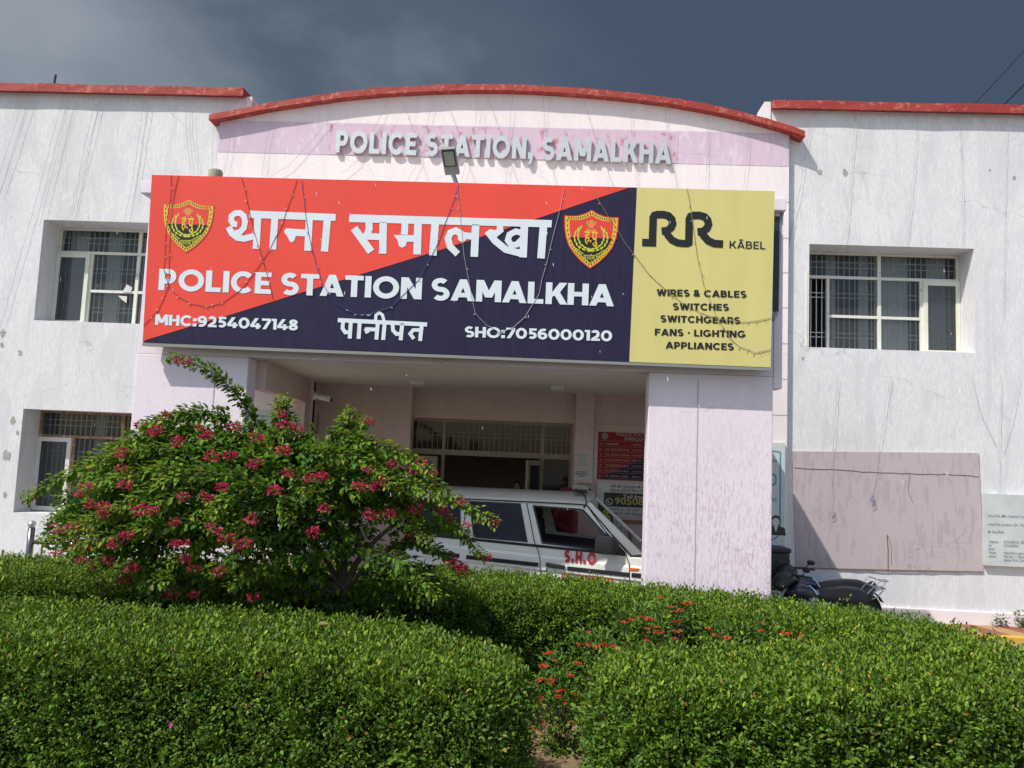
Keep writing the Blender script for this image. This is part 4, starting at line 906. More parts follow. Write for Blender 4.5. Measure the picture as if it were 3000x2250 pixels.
# stainless railings by the left wall, flower pot
def railing(us, v0_, vb, y, label, us_bal):
    t_ = empty('steel_railing', at(us[0], vb, y), label, 'railing', 'steel railings in front of the building')
    for u in us:
        mb = MB(); mb.smooth = True; p = at(u, v0_, y); mb.tube([Vector((p.x, y, 0)), Vector((p.x, y, p.z))], .045, 12); po_ = mb.build('post', M['postdark'], t_); mb = MB(); mb.smooth = True; mb.ell(p+Vector((0, 0, .045)), .055, .055, .055, 14, 10); mb.build('ball_finial', M['steel'], po_)
    a, b = at(us[0], v0_+42, y), at(us[-1], v0_+42, y); mb = MB(); mb.smooth = True; mb.tube([Vector((a.x, y, a.z)), Vector((b.x, y, a.z))], .028, 10); mb.tube([Vector((a.x, y, a.z-.42)), Vector((b.x, y, a.z-.42))], .02, 8); mb.build('rail', M['steel'], t_)
    mb = MB()
    for u in us_bal: x = at(u, v0_, y).x; mb.tube([Vector((x, y, 0)), Vector((x, y, a.z-.025))], .016, 8)
    mb.build('baluster', M['steel'], t_); return t_
railing((93, 330), 1546, 1620, -1.2, 'stainless railing with ball topped posts left of the flowering shrub', (129, 170, 250, 290))
railing((870, 1010), 1548, 1640, -1.55, 'low stainless railing half hidden behind the stems of the flowering shrub', (905, 940, 975))
p = at(960, 1627, -2.0)
FP = empty('flower_pot', (p.x, p.y, 0), 'white plastic planter with a small seedling, behind the shrub stems', 'planter')
mb = MB(); mb.smooth = True; mb.lathe(p, [(0, -.06), (.075, -.06), (.095, .05), (.108, .055), (.108, .075), (.095, .075), (.09, .05), (0, .05)], 20); mb.build('pot', M['white'], FP)
mb = MB(); mb.box(p.x-.2, p.x+.2, p.y-.15, p.y+.15, 0, p.z-.062); mb.build('brick_stand', mat('brick', (.33, .12, .07), .9, var=.3), FP)
mb = MB()
for i in range(7):
    a = i*.9; mb.tube([p+Vector((0, 0, .05)), p+Vector((.03*math.cos(a), .03*math.sin(a), .10)), p+Vector((.08*math.cos(a), .08*math.sin(a), .13+.01*i))], [.004, .012, .002], 4, flat=.3)
mb.build('seedling', mat('seedling_green', (.06, .13, .03), .6), FP)
# dark box behind the motorcycles
a, b = at(2240, 1604, -.55), at(2318, 1700, -.55)
GB = empty('storage_box', (b.x, -.55, 0), 'dark grey ribbed storage box standing behind the motorcycles', 'box')
mb = MB(); mb.box(a.x, b.x-.02, -.55, -.12, 0, a.z-.07); mb.box(b.x-.22, b.x-.019, -.565, -.5, a.z-.28, a.z-.16); mb.box(b.x-.12, b.x-.018, -.57, -.5, a.z-.42, a.z-.34); mb.build('bin_body', M['black'], GB, bevel=.015)
mb = MB(); mb.box(a.x-.02, b.x, -.57, -.10, a.z-.068, a.z); mb.build('lid', M['black'], GB, bevel=.02)
# overhead cables
for (p0, p1, r, lab) in (((2845, 315), (3060, 85), .011, 'thin overhead cable, left of the two in the upper right sky'), ((2925, 322), (3060, 190), .018, 'thicker overhead cable, right of the two in the upper right sky')):
    a = at(*p0, 6.5); b = at(*p1, 3.0); d = b-a
    mb = MB(); mb.tube([a-d*1.2, a+Vector((0, 0, -.01)), b, b+d*2.2], r, 6); tag(mb.build('overhead_cable', M['black']), lab, 'cable', 'overhead cables')
# ------------------------------------------------------------------ festoon strings of fairy lights
M['wire'] = mat('festoon_wire', (.36, .35, .37), .6); M['wire_d'] = mat('dark_festoon_wire', (.06, .055, .06), .6); M['wire_b'] = mat('blue_festoon_wire', (.03, .06, .26), .5); M['wire_y'] = mat('olive_festoon_wire', (.30, .25, .10), .6); M['wire_r'] = mat('red_brown_festoon_wire', (.34, .05, .04), .6)
M['bulb'] = mat('tiny_bulb', (.42, .41, .42), .4)
Z1 = lambda x, y: (x/2.074, 200+y/2.074); Z2 = ZB; Z3 = lambda x, y: (2000+x/2.074, 200+y/2.074); Z4 = lambda x, y: (2200+x/2.07375, 1100+y/2.07375)
def string(px, pf, r, wm, label, group, bulbs=True, knot=None):
    P = [pf(*p) for p in px]; out = []
    for a, b in zip(P[:-1], P[1:]):
        k = max(2, int((b-a).length/.16))
        for i in range(k): out.append(a+(b-a)*(i/k)+Vector((random.uniform(-.008, .008), 0, random.uniform(-.004, .004))))
    out.append(P[-1])
    if len(out) < 3: out.insert(1, (out[0]+out[1])/2)
    mb = MB(); mb.tube(out, r, 4); mb.cur = 1
    if bulbs:
        for i in range(1, len(out)-1, 1):
            if random.random() < .75: mb.tube([out[i], out[i]+Vector((random.choice((-1, 1))*.022, -.008, -.014))], r*1.15, 4)
    if knot:
        mb.cur = 2; c = out[-1]
        for j in range(4): mb.tube([c+Vector((.035*math.sin(w*1.7+j*2.1)*(.4+.6*math.sin(w*.5)), -.014-.003*j, -.02-.16*math.sin(w*.5+.1*j)*(.5+.14*j))) for w in np.linspace(0, 6.28, 16)], r*.7, 4)
    tag(mb.build('festoon_string', [wm, M['bulb'], knot or wm]), label, 'light string', group)
gw = 'festoon strings hanging down the walls'; gs = 'festoon wires drooping over the signboard'
yw = lambda u, v: at(u, v, -.045); ybk = lambda u, v: at(u, v, BY-.05); ysg = lambda u, v: onS(u, v, .012)
ll = 'festoon string on the %s wing, %s'
for px, w in (([(140, 185), (0, 640), (-40, 760)], 'the steepest slanting one at the far left edge'), ([(190, 180), (100, 470), (0, 770)], 'second from the far left edge'), ([(385, 165), (200, 880), (120, 1160), (0, 1580)], 'the long one passing left of the upper window'), ([(424, 190), (330, 600), (240, 960)], 'the short one above the upper window corner'),
              ([(578, 180), (470, 700), (410, 960), (380, 1100)], 'the one crossing the upper window corner'), ([(612, 190), (500, 620), (440, 900)], 'just right of the one crossing the window corner'), ([(876, 200), (800, 720), (755, 930)], 'the dark one in the middle of the blank wall'), ([(905, 215), (850, 560), (820, 780)], 'the pale one in the middle of the blank wall'),
              ([(1130, 180), (1135, 420), (1160, 640)], 'left of the pair near the arch end'), ([(1165, 240), (1175, 430), (1205, 650)], 'right of the pair near the arch end'), ([(1300, 250), (1295, 450), (1285, 640)], 'the one at the corner beside the arch')):
    string([Z1(*p) for p in px], yw, .0023, M['wire'], ll % ('left', w), gw)
for px, w in (([(778, 310), (700, 800), (610, 1120)], 'nearest the corner shadow'), ([(1055, 245), (1030, 560), (1005, 900), (975, 1100)], 'above the window, left'), ([(1425, 250), (1410, 520), (1380, 900), (1355, 1065)], 'above the middle of the window'), ([(1680, 240), (1700, 700), (1702, 1090)], 'above the right window corner'), ([(1972, 250), (1962, 650), (1950, 1200), (1945, 1500)], 'the long one at the far right')):
    string([Z3(*p) for p in px], yw, .0023, M['wire'], ll % ('right', w), gw)
for px, kn, w in (([(530, 0), (512, 260), (495, 560), (490, 790)], M['wire'], 'grey knotted festoon end on the mauve panel'), ([(850, 0), (790, 370), (750, 640), (735, 720)], M['wire_b'], 'blue knotted festoon end hanging on the mauve panel'), ([(1520, 0), (1508, 420), (1505, 720), (1508, 790)], M['wire_b'], 'blue tangled festoon end over the white notice board'), ([(1340, 0), (1400, 240), (1500, 440)], None, 'festoon string slanting from the left into the blue tangle'), ([(1632, 0), (1600, 200), (1530, 450)], None, 'festoon string slanting from the right into the blue tangle')):
    string([Z4(*p) for p in px], lambda u, v: at(u, v, -.045), .0024, M['wire'], w, gw, knot=kn)
lb = 'festoon string on the arched wall, %s'
for i, (px, w) in enumerate((([(560, 200), (500, 420), (470, 560), (400, 690)], 'the thick slanting one under the letter C'), ([(318, 120), (215, 340), (100, 560), (0, 640)], 'slanting under the letters PO'), ([(375, 200), (450, 420), (520, 690)], 'leaning right behind the letter E'), ([(845, 95), (815, 330), (730, 690)], 'passing behind the floodlight'), ([(640, 190), (730, 450), (810, 700)], 'leaning right beside the floodlight'), ([(1050, 100), (1025, 350), (1000, 705)], 'at the letter N before the comma'), ([(890, 180), (980, 430), (1075, 705)], 'leaning right across the letters IO'), ([(1225, 100), (1240, 400), (1300, 710)], 'at the second letter S'), ([(1450, 120), (1530, 380), (1605, 590), (1660, 720)], 'leaning right at the letters LK'), ([(1750, 140), (1760, 350), (1800, 720)], 'at the letter K'), ([(1960, 170), (1990, 480), (2040, 730)], 'at the last letter A'))):
    string([Z2(*p) for p in px], ybk, .0023, M['wire'], lb % w, gw)
for px, w in (([(1420, 290), (1400, 430), (1362, 640)], 'nearest the left end of the arch'), ([(1660, 260), (1620, 440), (1590, 650)], 'between the arch end and the first letter'), ([(2060, 240), (1900, 430), (1760, 590), (1640, 660)], 'the beaded one sloping up to the first letter')):
    string([Z1(*p) for p in px], ybk, .0023, M['wire'], lb % w, gw)
for px, w in (([(135, 210), (150, 420), (140, 730)], 'left of two at the right end of the band'), ([(400, 280), (395, 500), (370, 735)], 'right of two at the right end of the band')):
    string([Z3(*p) for p in px], ybk, .0023, M['wire'], lb % w, gw)
ZC_ = ZC
for px, wm, w in (([Z2(*p) for p in ((710, 700), (715, 850), (735, 1050), (775, 1300), (815, 1490), (880, 1560), (960, 1605), (1040, 1580), (1120, 1510), (1200, 1370), (1270, 1100), (1325, 860), (1355, 730))], M['wire'], 'pale festoon wire drooping in a deep loop between floodlight and shield'),
                  ([ZA(*p) for p in ((1345, 140), (1375, 400), (1420, 700), (1500, 960), (1620, 1140), (1780, 1222), (1900, 1222))]+[Z2(*p) for p in ((160, 1500), (300, 1450), (470, 1290), (575, 1100), (620, 980), (670, 850), (710, 710))], M['wire_b'], 'blue festoon wire drooping over the middle of the red and navy panel'),
                  ([ZC_(*p) for p in ((340, 180), (480, 420), (660, 690), (780, 840), (900, 950), (1020, 1050), (1170, 1130), (1330, 1180), (1480, 1200), (1600, 1192), (1700, 1168))], M['wire_y'], 'olive festoon wire crossing from the right shield down the yellow panel'),
                  ([ZC_(*p) for p in ((1065, 190), (1110, 430), (1155, 740), (1200, 930), (1290, 1160), (1390, 1320), (1470, 1390), (1580, 1432), (1640, 1420), (1700, 1405))], M['wire_y'], 'olive festoon wire falling through the monogram on the yellow panel'),
                  ([ZA(*p) for p in ((285, 95), (272, 300), (235, 640), (228, 860), (260, 990), (180, 1180), (60, 1310))], M['wire_r'], 'red brown festoon wire crossing the left shield'),
                  ([ZA(*p) for p in ((340, 100), (300, 320), (270, 620), (272, 860), (262, 985), (340, 1075), (440, 1130), (560, 1156), (690, 1130), (840, 1030), (960, 880), (1080, 700), (1190, 480), (1300, 135))], M['wire_r'], 'red brown festoon wire in a wide loop under the first Hindi word'),
                  ([ZA(*p) for p in ((855, 110), (900, 300), (960, 550), (1050, 870), (1110, 1100))], M['wire_r'], 'red brown festoon wire slanting through the first Hindi letter')):
    string(px, ysg, .0030, wm, w, gs)
string([at(2296, 800, -3.0), at(2313, 690, -.6), at(2330, 560, -.2)] and [(2325, 640), (2308, 730), (2294, 800)], lambda u, v: at(u, v, -.05), .003, M['wire_d'], 'dark festoon string crossing the corner shadow right of the drain pipe', gw)
# ------------------------------------------------------------------ leaves, hedges, shrub
def leaf_mesh(name, P, D, Nn, Ln, Wd, tint, m, fold=.18, droop=.12):
    """P base points, D directions, Nn leaf normals, Ln lengths, Wd widths (arrays) -> one mesh of folded leaves"""
    n = len(P); D = D/np.linalg.norm(D, axis=1, keepdims=True)
    S = np.cross(D, Nn); S /= (np.linalg.norm(S, axis=1, keepdims=True)+1e-9); Nn = np.cross(S, D)
    Ln = Ln[:, None]; Wd = Wd[:, None]
    V = np.empty((n, 6, 3))
    V[:, 0] = P; V[:, 3] = P+D*Ln-Nn*Ln*droop
    a = P+D*Ln*.30; b = P+D*Ln*.68-Nn*Ln*droop*.4
    V[:, 1] = a+S*Wd*.46+Nn*Wd*fold; V[:, 2] = b+S*Wd*.40+Nn*Wd*fold
    V[:, 5] = a-S*Wd*.46+Nn*Wd*fold; V[:, 4] = b-S*Wd*.40+Nn*Wd*fold
    me = bpy.data.meshes.new(name); me.vertices.add(n*6); me.vertices.foreach_set('co', V.reshape(-1))
    base = (np.arange(n)*6)[:, None]; F = np.concatenate([base+np.array([0, 1, 2, 3]), base+np.array([0, 3, 4, 5])], axis=1).reshape(-1)
    me.loops.add(n*8); me.loops.foreach_set('vertex_index', F.astype(np.int32))
    me.polygons.add(n*2); me.polygons.foreach_set('loop_start', np.arange(n*2, dtype=np.int32)*4)
    ca = me.attributes.new('tint', 'FLOAT_COLOR', 'POINT')
    C = np.ones((n, 6, 4)); C[:, :, :3] = tint[:, None, :]; ca.data.foreach_set('color', C.reshape(-1))
    me.materials.append(m); me.update(calc_edges=True); return me
def tints(n, cols, weights, jit=.18):
    cols = np.array(cols); i = RNG.choice(len(cols), n, p=np.array(weights)/sum(weights))
    return np.clip(cols[i]*(1+jit*RNG.standard_normal((n, 1))), .004, 1)
def unit(n): v = RNG.standard_normal((n, 3)); return v/np.linalg.norm(v, axis=1, keepdims=True)
HG = [(.040, .094, .011), (.068, .144, .015), (.108, .202, .019), (.160, .250, .026), (.25, .24, .035), (.26, .14, .03)]
def resample(path, step):
    P = np.array(path, float); d = np.concatenate([[0], np.cumsum(np.hypot(*np.diff(P[:, :2], axis=0).T))])
    s = np.linspace(0, d[-1], max(3, int(d[-1]/step))); Q = np.stack([np.interp(s, d, P[:, i]) for i in range(P.shape[1])], 1)
    for _ in range(12): Q[1:-1] = (Q[:-2]+2*Q[1:-1]+Q[2:])/4
    return Q
def hedge(name, label, path, n, leaf, zb=.08, face=None):
    """path rows: x, y, half width, height"""
    Q = resample(path, .05); T = np.gradient(Q[:, :2], axis=0); T /= np.linalg.norm(T, axis=1, keepdims=True); Nl = np.stack([-T[:, 1], T[:, 0]], 1)
    ph = np.linspace(0, math.pi, 181); pw = .22
    px = np.sign(np.cos(ph))*np.abs(np.cos(ph))**pw; pz = np.abs(np.sin(ph))**pw
    def surf(i, f, th=None):
        hw, h = Q[i, 2], Q[i, 3]; X = np.interp(f, ph, px); Zp = np.interp(f, ph, pz); nx = np.interp(f, ph, np.cos(ph)**3); nz = np.interp(f, ph, np.sin(ph)**3)
        if th is None: d = Nl[i]
        else:
            sg = np.where(i == 0, -1.0, 1.0)[:, None]; d = (T[i]*sg)*np.cos(th)[:, None]+Nl[i]*np.sin(th)[:, None]; X = np.abs(X); nx = np.abs(nx)
        p = np.empty((len(i), 3)); p[:, :2] = Q[i, :2]+d*(X*hw)[:, None]; p[:, 2] = zb+(h-zb)*Zp
        nn = np.empty((len(i), 3)); nn[:, :2] = d*nx[:, None]; nn[:, 2] = nz; nn /= np.linalg.norm(nn, axis=1, keepdims=True)+1e-9
        return p, nn
    # perimeter-uniform profile parameter
    per = np.concatenate([[0], np.cumsum(np.hypot(np.diff(px*.65), np.diff(pz*1.0)))])
    k = len(Q); ne = int(n*.10)
    f = np.interp(RNG.random(n)*per[-1], per, ph); i = RNG.integers(0, k, n); p, nn = surf(i, f)
    f2 = np.interp(RNG.random(2*ne)*per[-1], per, ph); i2 = np.concatenate([np.zeros(ne, int), np.full(ne, k-1)]); p2, n2 = surf(i2, f2, (RNG.random(2*ne)-.5)*math.pi)
    p = np.concatenate([p, p2]); nn = np.concatenate([nn, n2])
    # leaves sit in small shoots: keep every sixth point as a shoot and gather its leaves round it
    ns = len(p)//6; sel = RNG.choice(len(p), ns, replace=False); own = np.repeat(np.arange(ns), 6); push = .028*RNG.standard_normal(ns)
    nn = nn[sel][own]; p = p[sel][own]+.021*RNG.standard_normal((ns*6, 3))+nn*push[own][:, None]; shoot = unit(ns)[own]
    keep = RNG.random(len(p)) < np.where((nn[:, 1] > .5) & (nn[:, 2] < .4), .45, 1.0)
    p = p[keep]; nn = nn[keep]; shoot = shoot[keep]; N_ = len(p)
    lump = .030*(np.sin(p[:, 0]*5.1+p[:, 1]*3)+np.sin(p[:, 1]*6.3-p[:, 2]*7.1+1)+np.sin(p[:, 2]*9+p[:, 0]*8.7))
    fine = .018*(np.sin(p[:, 0]*23+p[:, 2]*17)+np.sin(p[:, 1]*29-p[:, 0]*19+p[:, 2]*25))
    side = np.clip(1-nn[:, 2], 0, 1)
    depth = np.abs(RNG.standard_normal(N_))*(.022+.060*side)
    p = p+nn*(lump*(.12+.38*side)+fine*(.6+side)-depth)[:, None]
    Dv = nn*.75+shoot*.35+unit(N_)*.75+np.array([0, 0, .35]); Nv = nn*.5+np.array([0, -.1, .75])+unit(N_)*.5
    big = np.where(RNG.random(N_) < .06, 1.5, 1.0)
    Ls = leaf*(.65+.7*RNG.random(N_))*big; Ws = Ls*(.42+.16*RNG.random(N_))
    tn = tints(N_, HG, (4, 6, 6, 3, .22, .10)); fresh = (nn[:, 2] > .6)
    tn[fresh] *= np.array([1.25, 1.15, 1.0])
    root = empty(name, (Q[k//2, 0], Q[k//2, 1], zb), label, 'hedge')
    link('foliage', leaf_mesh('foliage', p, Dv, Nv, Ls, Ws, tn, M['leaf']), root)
    mb = MB(); rings = []
    ii = np.arange(0, k, 3)
    for j in ii:
        fr = np.interp(np.linspace(0, per[-1], 21), per, ph); q, nq = surf(np.full(21, j), fr); q = q-nq*np.array((.17, .17, .105)); rings.append([Vector(v) for v in q])
    for e_, sg in ((0, -1), (-1, 1)):          # rounded ends of the solid inner core
        for adv, scl in ((.45, .86), (.72, .55)):
            hw = Q[e_, 2]; c_ = Vector((Q[e_, 0], Q[e_, 1], 0)); t3 = Vector((T[e_, 0], T[e_, 1], 0))*sg
            src = rings[0] if e_ == 0 else rings[-1]
            if adv == .45: core0 = list(src)
            new = [Vector((c_.x+(v.x-c_.x)*scl, c_.y+(v.y-c_.y)*scl, v.z*(1-.06*adv)))+t3*hw*adv for v in core0]
            rings.insert(0, new) if e_ == 0 else rings.append(new)
    mb.loft(rings); mb.build('light_block_core', M['block_core'], root)  # solid dark core added to block light, in place of inner twigs
    # thin clipped shoots
    mb = MB(); idx = RNG.choice(N_, 260)
    for j in idx:
        a = Vector(p[j]-nn[j]*.06); mb.tube([a, a+Vector(nn[j]*.05+unit(1)[0]*.04), a+Vector(nn[j]*.085+unit(1)[0]*.05)], .0022, 3, cap=False)
    mb.build('shoots', M['bark'], root)['kind'] = 'stuff'; return root
hedge('hedge', 'clipped green hedge in the left foreground, ending in a rounded end at the gap', [(-6.6, -6.95, .68, 1.06), (-3.2, -6.87, .70, 1.06), (-1.9, -6.84, .70, 1.06), (-1.1, -6.90, .68, 1.06), (-.74, -7.06, .60, 1.04), (-.50, -7.20, .50, 1.03)], 230000, .0255)
hedge('hedge', 'clipped green hedge curving from behind the flowering shrub round to the right foreground', [(-7.5, -4.8, .66, 1.05), (-5.4, -4.72, .66, 1.05), (-2.5, -4.35, .66, 1.04), (-.5, -4.10, .66, 1.035), (.6, -4.32, .58, 1.035), (1.4, -4.62, .56, 1.04), (2.1, -5.08, .58, 1.05), (2.66, -5.62, .64, 1.09), (2.93, -6.16, .64, 1.09), (2.66, -6.82, .66, 1.09), (1.8, -7.08, .66, 1.08), (1.1, -7.18, .62, 1.07), (.88, -7.26, .55, 1.06)], 370000, .0265)

# flowering shrub (bougainvillea habit): arching canes, leafy sprays, bract clusters
def pick(u, v, y): return np.array(at(u, v, y))
BYC = -5.55
base = pick(1005, 1745, BYC); base[2] = .08
SB_ = empty('flowering_shrub', base, 'big arching bougainvillea shrub with magenta flower clusters in front of the left pillar', 'shrub')
crown = np.array([(150, 1570), (215, 1450), (320, 1345), (410, 1262), (480, 1218), (560, 1206), (650, 1208), (720, 1235), (800, 1252), (900, 1268), (1000, 1276), (1080, 1302), (1140, 1340), (1185, 1385), (1215, 1430), (1235, 1480), (1225, 1530), (1190, 1560), (1160, 1600), (1240, 1650), (1330, 1690), (1360, 1730), (1300, 1780), (1100, 1775), (900, 1765), (720, 1765), (600, 1760), (500, 1755), (400, 1715), (300, 1655), (215, 1625)], float)
def inside(u, v):
    c = False; j = len(crown)-1
    for i in range(len(crown)):
        if (crown[i, 1] > v) != (crown[j, 1] > v) and u < (crown[j, 0]-crown[i, 0])*(v-crown[i, 1])/(crown[j, 1]-crown[i, 1])+crown[i, 0]: c = not c
        j = i
    return c
LP, LD, LN, LL_, LT = [], [], [], [], []
BG = [(.032, .088, .012), (.062, .155, .015), (.115, .235, .020), (.22, .31, .030), (.33, .30, .04)]
def spray(P, n0, size, young_lit=0.0, rad=.03):
    """leaves along the polyline P"""
    P = np.array(P); d = np.concatenate([[0], np.cumsum(np.linalg.norm(np.diff(P, axis=0), axis=1))]); s = np.sort(RNG.random(n0))*d[-1]
    C = np.stack([np.interp(s, d, P[:, i]) for i in range(3)], 1); T = np.stack([np.interp(s, d, np.gradient(P[:, i], d)) for i in range(3)], 1)
    T /= np.linalg.norm(T, axis=1, keepdims=True)+1e-9; u = unit(n0); u -= T*(u*T).sum(1, keepdims=True); u /= np.linalg.norm(u, axis=1, keepdims=True)+1e-9
    LP.append(C+u*rad*RNG.random((n0, 1))); LD.append(u*.9+T*.55+np.array([0, -.1, -.25])); LN.append(np.array([0, -.15, 1.0])+u*.35+.4*unit(n0))
    f = s/d[-1]; LL_.append(size*(1.1-.45*f**3)*(.75+.5*RNG.random(n0)))
    w = np.clip(f*.9+young_lit-.25+.25*RNG.standard_normal(n0), 0, 1)[:, None]  # yellower young tips, plus painted sun and shade in the leaf tint
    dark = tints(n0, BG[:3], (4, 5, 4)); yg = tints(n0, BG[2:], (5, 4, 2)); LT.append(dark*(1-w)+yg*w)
def bez(a, b, c, d, n=14): return [a*(1-t)**3+3*b*t*(1-t)**2+3*c*t*t*(1-t)+d*t**3 for t in np.linspace(0, 1, n)]
WOOD = MB(); WOOD.smooth = True
def cane(px, y0, y1, r=.008, leaves=60, size=.055, frm=0.0, young_lit=.0, rad=.04):
    P = [pick(u, v, y0+(y1-y0)*i/(len(px)-1)) for i, (u, v) in enumerate(px)]
    Q = resample3(P); WOOD.tube(Q, [r*(1-.7*i/len(Q)) for i in range(len(Q))], 5)
    spray(Q[int(len(Q)*frm):], leaves, size, young_lit, rad)
def resample3(P, n=16):
    P = np.array(P); d = np.concatenate([[0], np.cumsum(np.linalg.norm(np.diff(P, axis=0), axis=1))]); s = np.linspace(0, d[-1], n)
    Q = np.stack([np.interp(s, d, P[:, i]) for i in range(3)], 1)
    for _ in range(3): Q[1:-1] = (Q[:-2]+2*Q[1:-1]+Q[2:])/4
    return Q
# the long arms that stand out of the crown
cane([(850, 1420), (790, 1310), (745, 1235), (700, 1160), (650, 1105), (600, 1072), (555, 1056), (488, 1046)], -5.4, -5.75, .011, 800, .046, .12, 0, .05)
cane([(700, 1420), (560, 1330), (430, 1300), (330, 1320), (250, 1352), (180, 1398), (120, 1445), (62, 1464)], -5.5, -5.9, .009, 620, .048, .2, .1, .06)
cane([(1000, 1420), (1080, 1340), (1180, 1370), (1290, 1430), (1370, 1490), (1458, 1532)], -5.5, -5.9, .009, 560, .046, .1, .1, .055)
cane([(1050, 1330), (1130, 1310), (1190, 1330), (1225, 1360)], -5.5, -5.8, .008, 170, .045, .05)
cane([(1150, 1480), (1240, 1450), (1330, 1545), (1365, 1552)], -5.6, -6.0, .007, 170, .045, .2)
cane([(1180, 1600), (1230, 1550), (1300, 1535), (1360, 1560), (1395, 1610), (1425, 1640)], -5.5, -5.9, .008, 330, .044, .1)
cane([(1160, 1590), (1240, 1590), (1310, 1625), (1350, 1665), (1362, 1690)], -5.5, -5.85, .008, 280, .044, .1)
cane([(830, 1320), (822, 1230), (815, 1185), (840, 1168)], -5.4, -5.5, .008, 210, .05, .2, .25, .07)
cane([(850, 1300), (838, 1220), (842, 1180), (805, 1180)], -5.4, -5.5, .008, 160, .05, .2, .3, .07)
cane([(1010, 1330), (1015, 1250), (1000, 1212), (1035, 1215)], -5.4, -5.55, .008, 240, .05, .2, .3, .07)
cane([(1025, 1330), (1040, 1260), (1060, 1230), (1080, 1240)], -5.4, -5.6, .008, 160, .05, .2, .2, .05)
cane([(850, 1270), (870, 1235), (875, 1225)], -5.5, -5.5, .006, 22, .04, .2)
cane([(500, 1600), (330, 1540), (250, 1545), (160, 1552)], -5.7, -6.1, .007, 80, .05, .2)
cane([(520, 1680), (350, 1600), (250, 1605), (165, 1622)], -5.7, -6.1, .007, 80, .05, .2)
cane([(560, 1420), (400, 1370), (300, 1390), (235, 1432)], -5.8, -6.2, .007, 260, .055, .2)
cane([(480, 1270), (430, 1240), (410, 1248)], -5.5, -5.7, .006, 40, .05, .1)
cane([(600, 1350), (450, 1330), (340, 1360), (250, 1385)], -5.8, -6.1, .007, 260, .055, .2)
cane([(300, 1755), (290, 1705), (280, 1660)], -5.95, -6.0, .006, 4, .04, .5)
# arching ridges that layer the crown, leaf tint lightened to look sunlit
Y1 = lambda *q: [(x/2.074, 1000+y/2.074) for x, y in q]; Y2 = lambda *q: [(700+x/2.37, 1000+y/2.37) for x, y in q]
for q_, y0_, n_ in ((Y1((1400, 470), (1280, 418), (1130, 422), (960, 490), (840, 520)), -5.7, 330), (Y1((1250, 700), (1000, 640), (720, 690), (560, 740), (470, 800)), -5.9, 330), (Y1((1400, 800), (1180, 770), (880, 795), (640, 830), (480, 905)), -6.05, 420),
                    (Y1((1500, 830), (1130, 790), (950, 880), (760, 980), (600, 1065)), -6.2, 420), (Y1((1640, 880), (1500, 870), (1400, 935), (1330, 1000), (1270, 1085)), -6.3, 300), (Y1((1250, 1050), (1000, 1000), (800, 1010), (560, 1085), (400, 1170)), -6.2, 360), (Y1((1350, 1120), (1150, 1090), (900, 1130), (640, 1190), (430, 1250)), -6.25, 330),
                    (Y1((860, 1470), (940, 1445), (1030, 1440)), -6.2, 90), (Y1((1250, 560), (1000, 560), (800, 590), (640, 660)), -5.75, 260), (Y2((600, 640), (860, 680), (1050, 745), (1230, 840), (1350, 925)), -5.95, 380), (Y2((420, 780), (700, 770), (880, 830), (1010, 930), (1060, 1010)), -6.1, 330), (Y2((760, 900), (1060, 955), (1300, 1030), (1440, 1100)), -6.0, 330), (Y2((300, 900), (420, 960), (480, 1050)), -6.3, 130), (Y2((330, 1080), (330, 1180), (350, 1290)), -6.3, 120)):
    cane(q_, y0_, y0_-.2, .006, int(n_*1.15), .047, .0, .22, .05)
# stems from the root
for px, y1, r in (([(1005, 1745), (1000, 1660), (985, 1580), (960, 1480)], -5.4, .04), ([(1005, 1745), (1040, 1650), (1110, 1570), (1180, 1520)], -5.7, .03), ([(1005, 1745), (960, 1640), (900, 1560), (800, 1420)], -5.3, .028), ([(1005, 1745), (1010, 1650), (1020, 1560), (1060, 1420)], -5.5, .028), ([(1005, 1745), (930, 1660), (800, 1580), (620, 1430)], -5.6, .026), ([(1005, 1745), (1060, 1670), (1150, 1610), (1220, 1590)], -5.5, .022), ([(1005, 1745), (860, 1690), (680, 1640), (480, 1560)], -5.8, .022), ([(1005, 1745), (985, 1640), (1000, 1560), (900, 1350)], -5.2, .024), ([(900, 1745), (870, 1640), (850, 1560), (760, 1400)], -5.2, .022), ([(880, 1745), (840, 1650), (760, 1560), (650, 1330)], -5.4, .02)):
    Q = resample3([pick(u, v, BYC+(y1-BYC)*i/3) for i, (u, v) in enumerate(px)]); WOOD.tube(Q, [r*(1-.6*i/len(Q)) for i in range(len(Q))], 8)
# leafy sprays through the crown volume, shade put into their darker tint
cnt = 0; mn, mxx = crown.min(0), crown.max(0)
while cnt < 800:
    u, v = mn+RNG.random(2)*(mxx-mn)
    if not inside(u, v): continue
    low = (v-1206)/550
    if low > .75 and RNG.random() < .3: continue
    if 880 < u < 1200 and 1505 < v < 1665 and RNG.random() < .62: continue
    c = np.array((650., 1480.)); o = (np.array((u, v))-c)/np.array((560., 280.)); rr = min(1., float(np.hypot(*o)))
    half = .75*math.sqrt(max(0.06, 1-rr*rr)); y = -5.45+half*(1.6*RNG.random()-1.0)
    p = pick(u, v, y); ang = math.atan2(-o[1]*.55+.35, o[0])+.5*RNG.standard_normal(); L0 = .16+.16*RNG.random()
    d0 = np.array((math.cos(ang), -.55+.5*RNG.standard_normal(), math.sin(ang)*.8+.25)); d0 /= np.linalg.norm(d0); p = p-d0*L0*.75*max(0., rr-.35)
    q = bez(p, p+d0*L0*.4, p+d0*L0*.8+np.array((0, 0, -.01)), p+d0*L0+np.array((0, 0, -.07)), 7)
    spray(q, 18, .056, young_lit=-.15-.2*low, rad=.025); cnt += 1
    if cnt % 3 == 0: WOOD.tube(q, .003, 3, cap=False)
